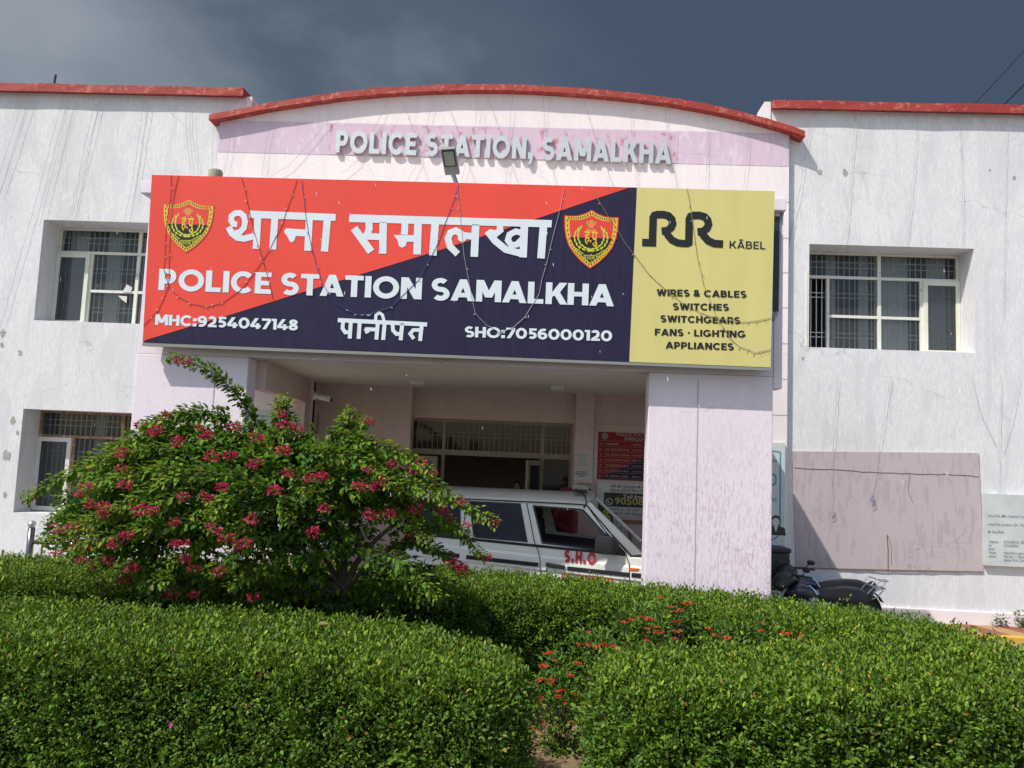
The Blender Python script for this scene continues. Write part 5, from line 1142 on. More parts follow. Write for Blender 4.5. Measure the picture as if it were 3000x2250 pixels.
# layered arching canes fanning to both sides, tint lightened towards the top as if sunlit
for j in range(130):
    sgn = -1 if RNG.random() < .60 else 1
    u_ = RNG.uniform(420, 1050) if sgn < 0 else RNG.uniform(760, 1120); top_v = np.interp(u_, crown[:18, 0], crown[:18, 1]) if 150 < u_ < 1185 else 1350
    v_ = top_v+25+RNG.random()**1.2*330; y_ = -5.15-.9*RNG.random()*min(1, .35+(v_-top_v)/300)
    ln = RNG.uniform(190, 330)*(1 if sgn < 0 else .75); dr = RNG.uniform(40, 150)
    pts = [(u_-sgn*60, v_+95), (u_, v_+10), (u_+sgn*ln*.33, v_-12+dr*.10), (u_+sgn*ln*.7, v_+dr*.42), (u_+sgn*ln, v_+dr)]
    if not (inside(*pts[2]) and inside(*pts[3])): continue
    if pts[4][1] > 1500 and 900 < pts[4][0] < 1200: continue
    P = [pick(a_, b_, y_-.12*k_) for k_, (a_, b_) in enumerate(pts)]; Q = resample3(P)
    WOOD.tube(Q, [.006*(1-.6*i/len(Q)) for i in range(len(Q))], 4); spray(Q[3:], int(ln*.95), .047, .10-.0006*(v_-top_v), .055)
WOOD.build('stem', M['bark'], SB_)
P_ = np.concatenate(LP); n_ = len(P_); Ls = np.concatenate(LL_)
link('foliage', leaf_mesh('foliage', P_, np.concatenate(LD), np.concatenate(LN), Ls, Ls*(.56+.14*RNG.random(n_)), np.concatenate(LT), M['bleaf'], .14, .16), SB_)
# bract clusters
fl = [(x/2.074, 1000+y/2.074) for x, y in ((1075, 112), (1130, 118), (1020, 445), (855, 510), (920, 560), (955, 540), (1215, 525), (1250, 575), (1080, 610), (1420, 525), (740, 680), (545, 795), (585, 775), (735, 770), (525, 880), (480, 930), (200, 950), (755, 875), (550, 990), (630, 1005), (620, 1055), (350, 1140), (445, 1125), (440, 1170), (470, 1245), (530, 1240), (345, 1285), (770, 1180), (690, 1230), (495, 1335), (570, 1365), (660, 1330), (755, 1455), (850, 1025), (930, 1030), (1110, 945), (1255, 945), (1400, 690), (1290, 700), (1350, 890), (1550, 745), (1560, 580), (1720, 665), (1750, 800), (1725, 512), (1710, 440), (1805, 525), (1960, 820), (1880, 830), (1670, 910), (1060, 1100), (1300, 1140), (1370, 1190), (1470, 1230), (1130, 1325), (1330, 1400), (1110, 1230), (1070, 1225), (1530, 1080), (1180, 1385), (1180, 1540), (1540, 1555), (800, 1380), (1040, 1540))]
fl += [(700+x/2.37, 1000+y/2.37) for x, y in ((905, 560), (935, 700), (1060, 850), (1160, 830), (1255, 845), (1350, 920), (1215, 890), (890, 890), (1000, 980), (930, 1010), (830, 1010), (1290, 1115), (1535, 1115), (1775, 1255), (1475, 1230), (1570, 1285), (1410, 1170), (1230, 1170), (1040, 1195), (590, 1160), (515, 1330), (915, 1210), (1705, 1500), (1560, 1560), (1490, 1540), (1555, 1600), (570, 940))]
protos = []
for k_ in range(5):
    n = 64; d = unit(n); d[:, 2] = d[:, 2]*.9+.1; P = d*(.030+.036*RNG.random((n, 1)))*np.array((1.2, 1.1, .85))
    Ls = .030*(.8+.5*RNG.random(n)); tn = tints(n, [(.40, .016, .060), (.50, .030, .095), (.56, .08, .16), (.32, .012, .035), (.26, .20, .04)], (5, 5, 1.5, 4, 1.2), .18)
    protos.append(leaf_mesh('flower_cluster', P, d+unit(n)*.7, unit(n)*.6+d*.3+np.array((0, -.2, .5)), Ls, Ls*.72, tn, M['petal'], .2, .1))
for i, (u, v) in enumerate(fl[:98]):
    o_ = (np.array((u, v))-np.array((650., 1480.)))/np.array((560., 280.)); rr = min(1., float(np.hypot(*o_)))
    y = -5.98-.66*math.sqrt(max(0, 1-rr*rr)) if inside(u, v) else -5.85
    sc = random.uniform(.48, .72); c = at(u, v, y)
    link('flower_cluster', protos[i % 5], SB_, M=Matrix.Translation(c) @ Matrix.Rotation(random.uniform(0, 6.28), 4, 'Z') @ Matrix.Rotation(random.uniform(-.5, .5), 4, 'X') @ Matrix.Diagonal((sc*random.uniform(.9, 1.25), sc, sc*random.uniform(.8, 1.05), 1)))
# ---- red ixora plants between the hedges
ZI = lambda x, y: (1300+x/2.212, 1600+y/2.212); ZJ = lambda x, y: (2200+x/2.765, 1650+y/2.765)
ix = [ZI(*p) for p in ((1407, 335), (1560, 372), (1592, 368), (1472, 395), (1535, 415), (1495, 422), (1458, 450), (1278, 458), (1218, 480), (1172, 495), (1320, 472), (1350, 478), (1490, 488), (1515, 495), (1320, 535), (1380, 525), (1372, 560), (1410, 560), (1310, 610), (1495, 600), (1510, 555), (938, 557), (872, 635), (935, 640), (990, 655), (1035, 640), (1095, 650), (1712, 535), (1752, 577), (1833, 598), (662, 700), (690, 690), (720, 745), (645, 780), (625, 870), (695, 868), (700, 895), (765, 940), (738, 975), (858, 965), (785, 1020), (620, 990), (640, 1022), (655, 1150), (840, 1152), (575, 1190), (870, 762), (815, 840))]
ix += [ZJ(*p) for p in ((95, 490), (90, 550), (275, 575), (305, 572), (410, 585), (400, 615), (530, 625), (425, 640), (340, 620))]
ip = []
for k_ in range(3):
    n = 46; d = unit(n); d[:, 2] = np.abs(d[:, 2])*.8; P = d*.028*np.array((1.3, 1.3, .7)); Ls = .016*(.8+.5*RNG.random(n))
    ip.append(leaf_mesh('flower_head', P, d+unit(n)*.9, d+unit(n)*.3, Ls, Ls*.7, tints(n, [(.66, .055, .035), (.72, .11, .05), (.55, .03, .03)], (5, 3, 2)), M['petal'], .05, .1))
PLN = [((1640, 2075), -5.95, 80, 165, 1150, 'tallest red ixora bush, filling the gap between the two hedges'), ((1745, 1890), -6.05, 70, 45, 260, 'red ixora at the inner end of the right hedge, nearest the gap'), ((1890, 1835), -5.6, 90, 60, 420, 'middle red ixora bush, with the most flowers, between the hedge arms'), ((1975, 1790), -5.3, 75, 55, 360, 'red ixora bush flowering against the back hedge'), ((2095, 1858), -5.7, 60, 36, 200, 'red ixora with three small flower heads inside the right hedge curve'), ((2238, 1850), -5.65, 42, 45, 170, 'red ixora with two orange red heads one above the other'), ((2335, 1872), -5.75, 65, 36, 200, 'red ixora furthest right inside the hedge curve')]
roots = []
for (cu, cv), y, ru, rv, nl, lab in PLN:
    c = at(cu, cv, y); root = empty('ixora_bush', (c.x, c.y, .1), lab, 'flower bush', 'red ixora bushes between the hedges'); sc = (y+12)/FPX; roots.append(root)
    d = unit(nl); P = np.array(c)+d*np.array((ru*sc, .22, rv*sc*1.05))*(RNG.random((nl, 1))**.4); P[:, 2] = np.maximum(P[:, 2], .14)
    Ls = .05*(.6+.6*RNG.random(nl)); link('foliage', leaf_mesh('foliage', P, d*.6+unit(nl)*.8+np.array((0, 0, .5)), unit(nl)*.5+np.array((0, -.3, .8)), Ls, Ls*.40, tints(nl, HG[:4], (5, 6, 4, 1)), M['leaf']), root)
    mb = MB()
    for j in range(9):
        q = P[RNG.integers(nl)]; mb.tube([Vector((c.x+random.uniform(-.06, .06), c.y+random.uniform(-.05, .05), .08)), (Vector((c.x, c.y, .1))+Vector(q))/2+Vector((0, 0, .03)), Vector(q)], [.006, .005, .003], 4)
    mb.build('stem', M['bark'], root)
for i, (u, v) in enumerate(ix):
    k_ = min(range(len(PLN)), key=lambda j: ((u-PLN[j][0][0])/PLN[j][2])**2+((v-PLN[j][0][1])/PLN[j][3])**2); y = PLN[k_][1]
    sc = random.uniform(.45, .78); link('flower_head', ip[i % 3], roots[k_], M=Matrix.Translation(at(u, v, y-.20)) @ Matrix.Rotation(random.uniform(0, 6), 4, 'Z') @ Matrix.Diagonal((sc, sc, sc*.8, 1)))
# single fallen petal and weeds
p = onplane(496, 2130, Vector((0, -7.68, 0)), Vector((0, 1, 0))); me = leaf_mesh('fallen_petal', np.array([p]), np.array([(.5, -.3, .6)]), np.array([(0., -1, .3)]), np.array([.038]), np.array([.026]), np.array([(.60, .08, .40)]), M['petal'])
tag(link('fallen_petal', me), 'single pink petal caught on the face of the left foreground hedge', 'petal')
p = at(938, 1859, -6.75); me = leaf_mesh('dry_leaf', np.array([(p.x-.03, p.y, 1.12)]), np.array([(1., .1, .15)]), np.array([(0., -.5, 1)]), np.array([.085]), np.array([.04]), np.array([(.30, .20, .09)]), M['petal'])
tag(link('dry_leaf', me), 'brown dry leaf lying on top of the left foreground hedge', 'leaf')
for cu, vt, n, lab in ((2929, 1800, 40, 'small weed at the wall base, left of the two'), (2996, 1790, 60, 'taller weed at the wall base, at the right edge of the view')):
    b_ = at(cu, 1831, -.09); b_.z = .085; top_ = at(cu, vt, -.09); root = empty('weed', b_, lab, 'weed', 'weeds growing at the base of the wall'); h = top_.z-.085
    P = np.array(b_)+RNG.random((n, 3))*np.array((.22, .10, h))-np.array((.11, .08, 0)); Ls = .055*(.6+.7*RNG.random(n))
    link('foliage', leaf_mesh('foliage', P, unit(n)+np.array((0, -.2, .5)), unit(n)*.6+np.array((0, -.4, .7)), Ls, Ls*.45, tints(n, [(.09, .13, .05), (.06, .11, .03)], (1, 1)), M['leaf']), root)
    mb = MB()
    for j in range(5): mb.tube([b_+Vector((random.uniform(-.02, .02), 0, -.003)), Vector(P[j*7])], .004, 4)
    mb.build('stem', M['bark'], root)
# ------------------------------------------------------------------ the police jeep
TH, PT_ = R(7.5), R(2.7)
CO = at(1600, 1590, -1.92); CO = Vector((CO.x, CO.y, 0))
MC = Matrix.Translation(CO) @ Matrix.Rotation(-TH, 4, 'Z') @ Matrix.Rotation(PT_, 4, 'Y')
MC.translation.z = .045
CX = MC.to_3x3() @ Vector((1, 0, 0)); CY = MC.to_3x3() @ Vector((0, 1, 0)); CZ = MC.to_3x3() @ Vector((0, 0, 1)); C0 = MC.translation
def c2(u, v):                                  # pixel -> (length, height) on the near flank
    p = onplane(u, v, C0, CY)-C0; return (p.dot(CX), p.dot(CZ))
def cw(a, b, c): return C0+CX*a+CY*b+CZ*c      # car coordinates: along, across (0 near .. CWD far), up
CWD = 1.66
mb = MB(); mb.prism([cw(-3.6, -.6, -.008), cw(3.2, -.6, -.008), cw(3.2, 2.1, -.008), cw(-3.6, 2.1, -.008)], (0, 0, -.3)); tag(mb.build('driveway', M['asphalt']), kind='structure')
CAR = empty('police_jeep', C0, 'white boxy police jeep with red S.H.O lettering parked under the porch', 'jeep', M=MC)
M['carwhite'] = mat('car_white_paint', (0.80, 0.80, 0.755), .28, spec=.5, coat=.5, var=.06, vscale=3)
M['tint'] = mat('tinted_glass', (.040, .044, .060), .12, spec=.35); M['wglass'] = glassmat('smoked_windscreen', (.30, .34, .33), .65, .03); M['cglass'] = glassmat('car_glass', (.70, .76, .74), .93, .02); M['amber'] = mat('amber_lens', (.75, .16, .02), .25); M['taillens'] = mat('tail_lens', (.55, .02, .015), .2); M['redpaint'] = mat('red_vinyl', (.45, .025, .03), .5)
M['rubber'] = mat('rubber', (.015, .015, .015), .8); M['seat'] = mat('seat_cloth', (.05, .05, .055), .9)
def flank(px): return [c2(*p) for p in px]
Zs, Zb = .42, c2(1600, 1594)[1]
rear = c2(1186, 1560)[0]; front = rear+4.05
fwx = front-.68; rwx = rear+.66
def wheelarch(cx, r=.40, z=.36): return [(cx+r*math.cos(R(a)), max(Zs, z+r*math.sin(R(a)))) for a in (172, 150, 120, 90, 60, 30, 8)]
beltF = c2(1834, 1622); apx = c2(1877, 1622)
# lower body: side profile extruded across the width
low = [(rear, Zs)] + [(rwx-.41, Zs)] + wheelarch(rwx) + [(rwx+.41, Zs), (fwx-.42, Zs)] + wheelarch(fwx) + [(fwx+.42, Zs), (front-.02, Zs), (front, Zs+.12), (front-.02, .92), (front-.10, .985), (apx[0]+.05, beltF[1]-.03), (beltF[0]+.02, Zb-.05), (rear+.02, c2(1186, 1553)[1]+.0)]
mb = MB(); mb.prism([cw(a, .0, c) for a, c in low], CY*CWD); BODY = mb.build('body', M['carwhite'], CAR, bevel=.025)
mb = MB(); mb.poly([cw(rear+.06, .05, c2(1186, 1553)[1]+.006), cw(beltF[0]-.02, .05, Zb-.043), cw(beltF[0]-.02, CWD-.05, Zb-.043), cw(rear+.06, CWD-.05, c2(1186, 1553)[1]+.006)]); mb.build('interior_trim', M['seat'], BODY, recalc=False)
# flank swage line
mb = MB(); A = [c2(1352, 1612), c2(1840, 1662)]; mb.prism([cw(rear+.03, 0, A[0][1]+.06), cw(front-.55, 0, A[1][1]+.035), cw(front-.55, -.022, A[1][1]-.0), cw(rear+.03, -.022, A[0][1]+.025)], CZ*-.16); mb.build('flank_moulding', M['carwhite'], BODY, bevel=.01)
# greenhouse: side frames with window openings, roof, pillars
gut = [c2(1214, 1462), c2(1372, 1465), c2(1541, 1473), c2(1700, 1481), c2(1722, 1485)]
apil = [c2(1745, 1512), c2(1800, 1575), c2(1838, 1618), c2(1846, 1632)]
frontw = flank([(1561, 1483), (1700, 1493.5), (1709, 1497), (1766, 1560), (1826, 1621), (1589, 1590)])
rearw = flank([(1374, 1470), (1521, 1478), (1543, 1586), (1394, 1573), (1388, 1566)]); qw = flank([(1226, 1462), (1344, 1470), (1348, 1570), (1206, 1558)])
outer = [(rear+.02, Zb-.09+.06)] + [c2(1208, 1470)] + gut + apil + [(beltF[0]+.02, Zb-.055)]
INS = .075                                      # tumblehome at the roof
def gh(a, c, far=False, off=0.0):
    t = max(0, min(1, (c-Zb+.05)/(.62))); b = INS*t+off
    return cw(a, (CWD-b) if far else b, c)
for far in (False, True):
    mb = MB(); th = CY*(.045 if not far else -.045)
    mb.prism([gh(a, c, far) for a, c in outer], th, [[gh(a, c, far) for a, c in w] for w in (frontw, rearw, qw)])
    mb.build('side_frame', M['carwhite'], BODY)
    for w, m_ in ((rearw, M['tint']), (qw, M['tint'])):
        g = MB(); g.poly([gh(a, c, far, .02) for a, c in w]); g.build('window_glass', m_, CAR, recalc=False)
# black seals round the windows (near side)
for w in (frontw, rearw, qw):
    mb = MB(); A_, B_ = strip(w, .024, True); n = len(w)
    mb.add([gh(*p, off=-.004) for p in A_+B_], [(j, (j+1) % n, n+(j+1) % n, n+j) for j in range(n)]); mb.build('window_seal', M['black'], CAR, recalc=False)
# roof with a slight crown
mb = MB(); mb.smooth = True; rings = []
topl = [(rear-.0, c2(1208, 1470)[1]), (rear+.05, c2(1214, 1462)[1]+.02)] + [(a, c+.0) for a, c in gut[1:]]
for a, c in topl:
    row = []
    for f in np.linspace(0, 1, 13):
        b = INS-.02+f*(CWD-2*INS+.04); row.append(cw(a, b, c+.135*(1-abs(2*f-1)**2.6)))
    for f in np.linspace(1, 0, 13): row.append(cw(a, INS-.02+f*(CWD-2*INS+.04), c-.012))
    rings.append(row)
mb.loft(rings); mb.build('roof', M['carwhite'], CAR)
mb = MB(); mb.tube([gh(a, c+.012, off=-.022) for a, c in gut], .009, 6); mb.tube([gh(a, c, off=-.012) for a, c in [gut[-1]]+apil[:3]], .009, 5); mb.build('drip_rail', M['black'], CAR)
# windscreen and pillars in front
w0, w1 = c2(1722, 1480), c2(1868, 1622)
mb = MB(); mb.poly([cw(w0[0]+.0, INS+.05, w0[1]+.03), cw(w0[0], CWD-INS-.05, w0[1]+.03), cw(w1[0]+.04, CWD-.06, w1[1]), cw(w1[0]+.04, .06, w1[1])]); mb.build('windscreen', M['wglass'], CAR, recalc=False)
for b in (INS-.01, CWD-INS-.06):
    mb = MB(); b2 = .01 if b < .5 else CWD-.07
    mb.prism([cw(w0[0]-.07, b, w0[1]-.0), cw(w0[0]+.03, b, w0[1]+.035), cw(w1[0]+.07, b2, w1[1]-.0), cw(w1[0]-.07, b2, w1[1]-.03)], CY*(.07 if b < .5 else .035)); mb.build('windscreen_pillar', M['carwhite'], CAR, bevel=.01)
mb = MB(); mb.box(beltF[0]-.05, beltF[0]+.12, .1, CWD-.1, Zb-.16, Zb-.06, MC); mb.build('dashboard', M['black'], CAR)
mb = MB(); mb.prism([cw(rear+.03, .05, Zb-.03), cw(rear+.03, CWD-.05, Zb-.03), cw(rear+.06, CWD-INS-.03, gut[0][1]), cw(rear+.06, INS+.03, gut[0][1])], CX*.03); mb.build('tailgate', M['tint'], CAR)
# black belt strip and rubbing strips, door gaps
def strap(px0, px1, w, off, name, m_, th=.012, parent=CAR):
    a, b = c2(*px0), c2(*px1); mb = MB(); mb.prism([cw(a[0], off, a[1]-w/2), cw(b[0], off, b[1]-w/2), cw(b[0], off, b[1]+w/2), cw(a[0], off, a[1]+w/2)], -CY*th); return mb.build(name, m_, parent, bevel=.004)
strap((1206, 1562), (1832, 1625), .035, .002, 'belt_strip', M['black'])
strap((1367, 1631), (1578, 1654), .052, -.022, 'rubbing_strip', M['black']); strap((1662, 1664), (1843, 1683), .052, -.022, 'rubbing_strip', M['black']); strap((1240, 1616), (1347, 1628), .052, -.022, 'rubbing_strip', M['black']); strap((1850, 1683), (1990, 1697), .052, -.022, 'rubbing_strip', M['black'])
mb = MB()
for px in ([(1541, 1474), (1566, 1589), (1577, 1612), (1583, 1640), (1584, 1720)], [(1371, 1465), (1349, 1573), (1349, 1720)], [(1722, 1487), (1772, 1556), (1830, 1618), (1843, 1650), (1846, 1720)]):
    P = [gh(*c2(*p), off=-.024 if p[1] > 1600 else -.006) for p in px]; mb.tube(P, .0055, 4)
mb.build('door_gap', M['ink'], CAR)
mb = MB(); P0, P1 = c2(1600, 1653), c2(1656, 1660); mb.prism([cw(P0[0], -.024, P0[1]-.03), cw(P1[0], -.024, P1[1]-.03), cw(P1[0], -.024, P1[1]+.022), cw(P0[0], -.024, P0[1]+.03)], -CY*.028); mb.build('door_handle', M['black'], CAR, bevel=.01)
mb = MB(); P0, P1 = c2(1844, 1666), c2(1874, 1668); mb.prism([cw(P0[0], -.0, P0[1]-.022), cw(P1[0]-.02, -.0, P1[1]-.022), cw(P1[0], -.0, P1[1]+.012), cw(P0[0], -.0, P0[1]+.02)], -CY*.03); mb.build('indicator', M['amber'], CAR, bevel=.006)
mb = MB(); q = c2(1192, 1578); mb.box(q[0]-.03, q[0]+.07, -.012, .12, q[1]-.11, q[1]+.10, MC); mb.build('tail_light', M['taillens'], CAR, bevel=.012)
# door mirror with its sail
mb = MB(); mb.smooth = True; q = c2(1783, 1594); Mr = MC.to_3x3()
mb.loft([[cw(q[0]+x+dx*sx_*math.copysign(abs(math.cos(w))**.5, math.cos(w)), -.13+x*.6, q[1]+dz*sx_*math.copysign(abs(math.sin(w))**.5, math.sin(w))) for w in np.linspace(0, 2*math.pi, 20, endpoint=False)] for x, dx, dz, sx_ in ((-.06, .11, .115, .9), (-.055, .11, .115, 1), (.0, .105, .11, 1), (.06, .08, .085, .9), (.09, .05, .05, .6))]); mb.tube([cw(q[0]+.06, -.08, q[1]-.05), cw(q[0]+.10, .0, q[1]-.05)], .03, 8); mb.build('mirror', M['black'], CAR)
mb = MB(); mb.poly([gh(*p, off=-.005) for p in flank([(1765, 1562), (1778, 1563), (1834, 1620), (1824, 1622), (1790, 1612)])]); mb.build('mirror_sail', M['black'], CAR, recalc=False)
# light bar on the roof, with its lead
q = c2(1690, 1470); a0 = q[0]; zr = q[1]+.085
LBm = MB(); LBm.box(a0-.10, a0+.10, .38, 1.28, zr+.05, zr+.12, MC); lb_ = LBm.build('light_bar', mat('light_bar_grey', (.32, .30, .25), .5), CAR, bevel=.02)
mb = MB(); mb.box(a0-.09, a0+.09, .33, .50, zr+.015, zr+.049, MC); mb.box(a0-.09, a0+.09, 1.2, 1.3, zr+.015, zr+.049, MC); mb.build('bracket', M['black'], lb_)
mb = MB(); mb.tube([cw(a0-.05, .33, zr+.05), cw(a0+.03, .22, zr+.04), cw(a0+.10, .10, zr-.02), cw(a0+.12, .055, zr-.10), cw(a0+.09, .06, zr-.16)], .010, 6); mb.build('lead', M['black'], lb_)
# lettering on the door
mb = MB(); CN = -CY; sw = lambda s, a, b, cap, T, gap: write(mb, s, cw(c2(*a)[0], -.024, c2(*a)[1]), cw(c2(*b)[0], -.024, c2(*b)[1]), cap, CN, lift=.006, T=T, gap=gap)
sw('S.H.O', (1653, 1645), (1745, 1654), .150, .29, .16); mb.build('door_lettering', M['redpaint'], CAR, recalc=False); mb = MB(); sw('P.S.SAMALKHA', (1645, 1701), (1800, 1716), .095, .26, .14); mb.build('door_lettering', M['redpaint'], CAR, recalc=False)
# wheels, seats, steering wheel
for cx in (rwx, fwx):
    for b0 in (.03, CWD-.23):
        mb = MB(); mb.smooth = True; mb.lathe((0, 0, 0), [(.20, -.1), (.33, -.1), (.355, -.06), (.355, .06), (.33, .1), (.20, .1)], 28, 'y'); Mw = MC @ Matrix.Translation((cx, b0+.1, .345)); w = mb.build('wheel', M['rubber'], CAR, M=Mw)
        mb = MB(); mb.lathe((0, 0, 0), [(0, -.06), (.12, -.075), (.195, -.085), (.20, .0)], 24, 'y'); r_ = mb.build('rim', mat('steel_rim', (.5, .5, .5), .4, .6) if 'rimm' not in M else M['rimm'], w); M['rimm'] = r_.data.materials[0]
for b0 in (.25, 1.0):
    q = (c2(1595, 1560)[0]-.17, 0); s_ = MB()
    s_.prism([cw(q[0]-.02, b0, .62), cw(q[0]+.10, b0, .62), cw(q[0]-.02, b0, 1.36), cw(q[0]-.12, b0, 1.36)], CY*.46); s_.prism([cw(q[0]-.10, b0+.1, 1.38), cw(q[0]-.02, b0+.1, 1.38), cw(q[0]-.06, b0+.1, 1.56), cw(q[0]-.13, b0+.1, 1.56)], CY*.26); s_.box(q[0], q[0]+.5, b0, b0+.46, .55, .68, MC)
    s_.build('seat', M['seat'], CAR, bevel=.03)
mb = MB(); mb.smooth = True; q = (beltF[0]-.22, .42, Zb+.02); ringp = [cw(q[0]+.07*math.sin(w)*.5, q[1]+.18*math.cos(w), q[2]+.17*math.sin(w)) for w in np.linspace(0, 2*math.pi, 25)]; mb.tube(ringp, .014, 6); mb.tube([cw(*q), cw(q[0]+.25, q[1], q[2]-.12)], .02, 6); mb.build('steering_wheel', M['black'], CAR)
# ------------------------------------------------------------------ motorcycles
def motorcycle(y, du, dv, label, tankmat, turn, plate, ghost):
    """side-on bike heading left; traced outline pieces get real widths about the plane y"""
    def P(u, v, o=0.0): q = at(u+du, v+dv, y); return Vector((q.x, q.y+o, q.z))
    c = P(2430, 1775); root = empty('motorcycle', (c.x, y, 0), label, 'motorcycle', 'motorcycles parked beside the porch')
    def slab(pts, w, name, m_, parent=root, bev=.02):
        mb = MB(); mb.smooth = False; mb.prism([P(u, v, -w/2) for u, v in pts], (0, w, 0)); return mb.build(name, m_, parent, bevel=bev)
    def soft(ctr, name, m_, parent=root):
        """loft: list of (u, v, half height px, half width m)"""
        mb = MB(); mb.smooth = True; s = (y+12)/FPX; rings = []
        for u, v, hh, hw in ctr:
            q = P(u, v); rings.append([q+Vector((0, hw*math.copysign(abs(math.cos(w))**.75, math.cos(w)), hh*s*math.copysign(abs(math.sin(w))**.75, math.sin(w)))) for w in np.linspace(0, 2*math.pi, 18, endpoint=False)])
        mb.loft(rings); return mb.build(name, m_, parent)
    soft([(2372, 1742, 4, .04), (2385, 1744, 13, .10), (2420, 1744, 20, .13), (2470, 1744, 25, .15), (2510, 1748, 26, .15), (2530, 1750, 20, .13), (2534, 1752, 8, .08)], 'seat', M['seatleather'])
    soft([(2300, 1738, 6, .06), (2318, 1732, 17, .12), (2345, 1728, 20, .15), (2372, 1735, 18, .14), (2392, 1745, 10, .09)], 'fuel_tank', tankmat)
    soft([(2500, 1770, 5, .08), (2525, 1757, 16, .10), (2545, 1745, 19, .09), (2553, 1740, 14, .06)], 'tail_cowl', M['black'])
    mb = MB(); mb.box(P(2549, 1745).x-.02, P(2549, 1745).x+.02, y-.06, y+.06, P(0, 1752).z-.03, P(0, 1735).z); mb.build('tail_light', M['taillens'], root, bevel=.008)
    mb = MB(); mb.tube([P(2530, 1735, -.13), P(2548, 1715, -.13), P(2570, 1722, -.12), P(2586, 1722, -.08), P(2586, 1722, .08), P(2570, 1722, .12), P(2548, 1715, .13), P(2530, 1735, .13)], .010, 6); mb.tube([P(2545, 1752, -.1), P(2562, 1745, -.1), P(2580, 1727, -.08)], .008, 6); mb.tube([P(2545, 1752, .1), P(2562, 1745, .1), P(2580, 1727, .08)], .008, 6); mb.build('grab_rail', M['steel'] if not ghost else M['galv'], root)
    zax = .30; wr = .30
    for name, cx in (('rear_wheel', P(2512, 1700).x), ('front_wheel', P(2262, 1700).x)):
        mb = MB(); mb.smooth = True; mb.lathe((cx, y, zax), [(.22, -.05), (.28, -.055), (.30, -.02), (.30, .02), (.28, .055), (.22, .05)], 28, 'y'); w = mb.build(name, M['rubber'], root)
        mb = MB(); mb.lathe((cx, y, zax), [(0, -.05), (.05, -.05), (.06, -.02), (.20, -.018), (.225, -.05), (.225, .05), (.20, .018), (.06, .02), (.05, .05), (0, .05)], 24, 'y'); mb.build('rim', M['galv'], w)
    fx, rx = P(2262, 1700).x, P(2512, 1700).x
    mb = MB(); mb.smooth = True
    for o in (-.09, .09): mb.tube([Vector((fx, y+o, zax)), P(2296, 1716, o*.9), P(2304, 1695, o*.8)], .02, 8)
    mb.build('fork', M['galv'], root)
    mb = MB(); q = (fx+rx)/2
    mb.box(q-.20, q+.16, y-.14, y+.14, .22, .50); mb.lathe((q-.03, y, .56), [(0, -.10), (.09, -.10), (.09, .10), (0, .10)], 16, 'y'); mb.build('engine', M['galv'], root, bevel=.03)
    mb = MB(); mb.tube([P(2380, 1748), P(2310, 1730), Vector((q-.25, y, .5)), Vector((q+.2, y, .32)), Vector((rx, y, zax))], .025, 8); mb.tube([Vector((rx, y-.12, zax)), P(2505, 1765, -.1)], .02, 8); mb.tube([Vector((rx, y+.12, zax)), P(2505, 1765, .1)], .02, 8); mb.build('frame', M['black'], root)
    mb = MB(); mb.smooth = True; mb.tube([Vector((q-.1, y-.15, .3)), Vector((q+.15, y-.17, .25)), Vector((rx+.12, y-.17, .36))], [.02, .035, .045], 10); mb.build('exhaust', M['steel'], root)
    mb = MB(); mb.smooth = True; n = 14; rr = .335; mb.loft([[Vector((rx+rr*math.cos(a), y+o, zax+rr*math.sin(a))) for o in (-.07, .07, .07, -.07)] for a in np.linspace(R(25), R(120), n)]); mb.build('rear_mudguard', M['greyguard'], root)
    # handlebar, fairing and lamp turned towards the camera
    Rz = Matrix.Translation(P(2300, 1706)) @ Matrix.Rotation(turn, 4, 'Z'); hz = lambda x, yy, z: Rz @ Vector((x, yy, z))
    mb = MB(); mb.smooth = True; mb.tube([hz(.12, -.34, .10), hz(.03, -.22, .12), hz(0, 0, .10), hz(.03, .22, .12), hz(.12, .34, .10)], .014, 8); mb.build('handlebar', M['black'], root)
    mb = MB(); mb.smooth = True
    for s in (-1, 1): mb = MB(); mb.smooth = True; mb.tube([hz(.04, s*.24, .12), hz(-.0, s*.30, .19)], .007, 6); mb.ell(hz(-.01, s*.33, .21), .015, .06, .035, 12, 8, Rz.to_3x3()); mb.build('mirror', M['black'], root)
    mb = MB(); mb.smooth = True; rings = []
    for x, zc, hh, hw in ((-.22, -.03, .02, .03), (-.19, -.02, .075, .085), (-.10, .02, .115, .12), (.0, .05, .10, .13), (.12, .05, .06, .10), (.25, .0, .03, .05)):
        rings.append([hz(x, hw*math.cos(w), zc+hh*math.sin(w)) for w in np.linspace(0, 2*math.pi, 16, endpoint=False)])
    mb.loft(rings); fa = mb.build('headlight_fairing', M['black'], root)
    mb = MB(); mb.smooth = True; mb.ell(hz(-.165, 0, -.02), .05, .095, .06, 16, 10, Rz.to_3x3()); mb.build('headlight', M['lamplens'], fa)
    mb = MB(); mb.prism([hz(-.22, -.10, -.165), hz(-.22, .10, -.165), hz(-.23, .10, -.095), hz(-.23, -.10, -.095)], Rz.to_3x3() @ Vector((-.006, 0, 0))); npl = mb.build('number_plate', M['paper'], root)
    mb = MB(); nrm = Rz.to_3x3() @ Vector((-1, 0, 0)); btext(mb, plate, hz(-.234, .085, -.15), hz(-.236, -.085, -.15), .035, nrm, lift=.004, bold=.015); mb.build('plate_characters', M['ink'], npl, recalc=False)
    mb = MB(); mb.tube([P(2362, 1712, -.10), P(2374, 1722, -.12), P(2384, 1738, -.13)], .012, 6); mb.build('tank_badge', M['steel'], root)
    return root
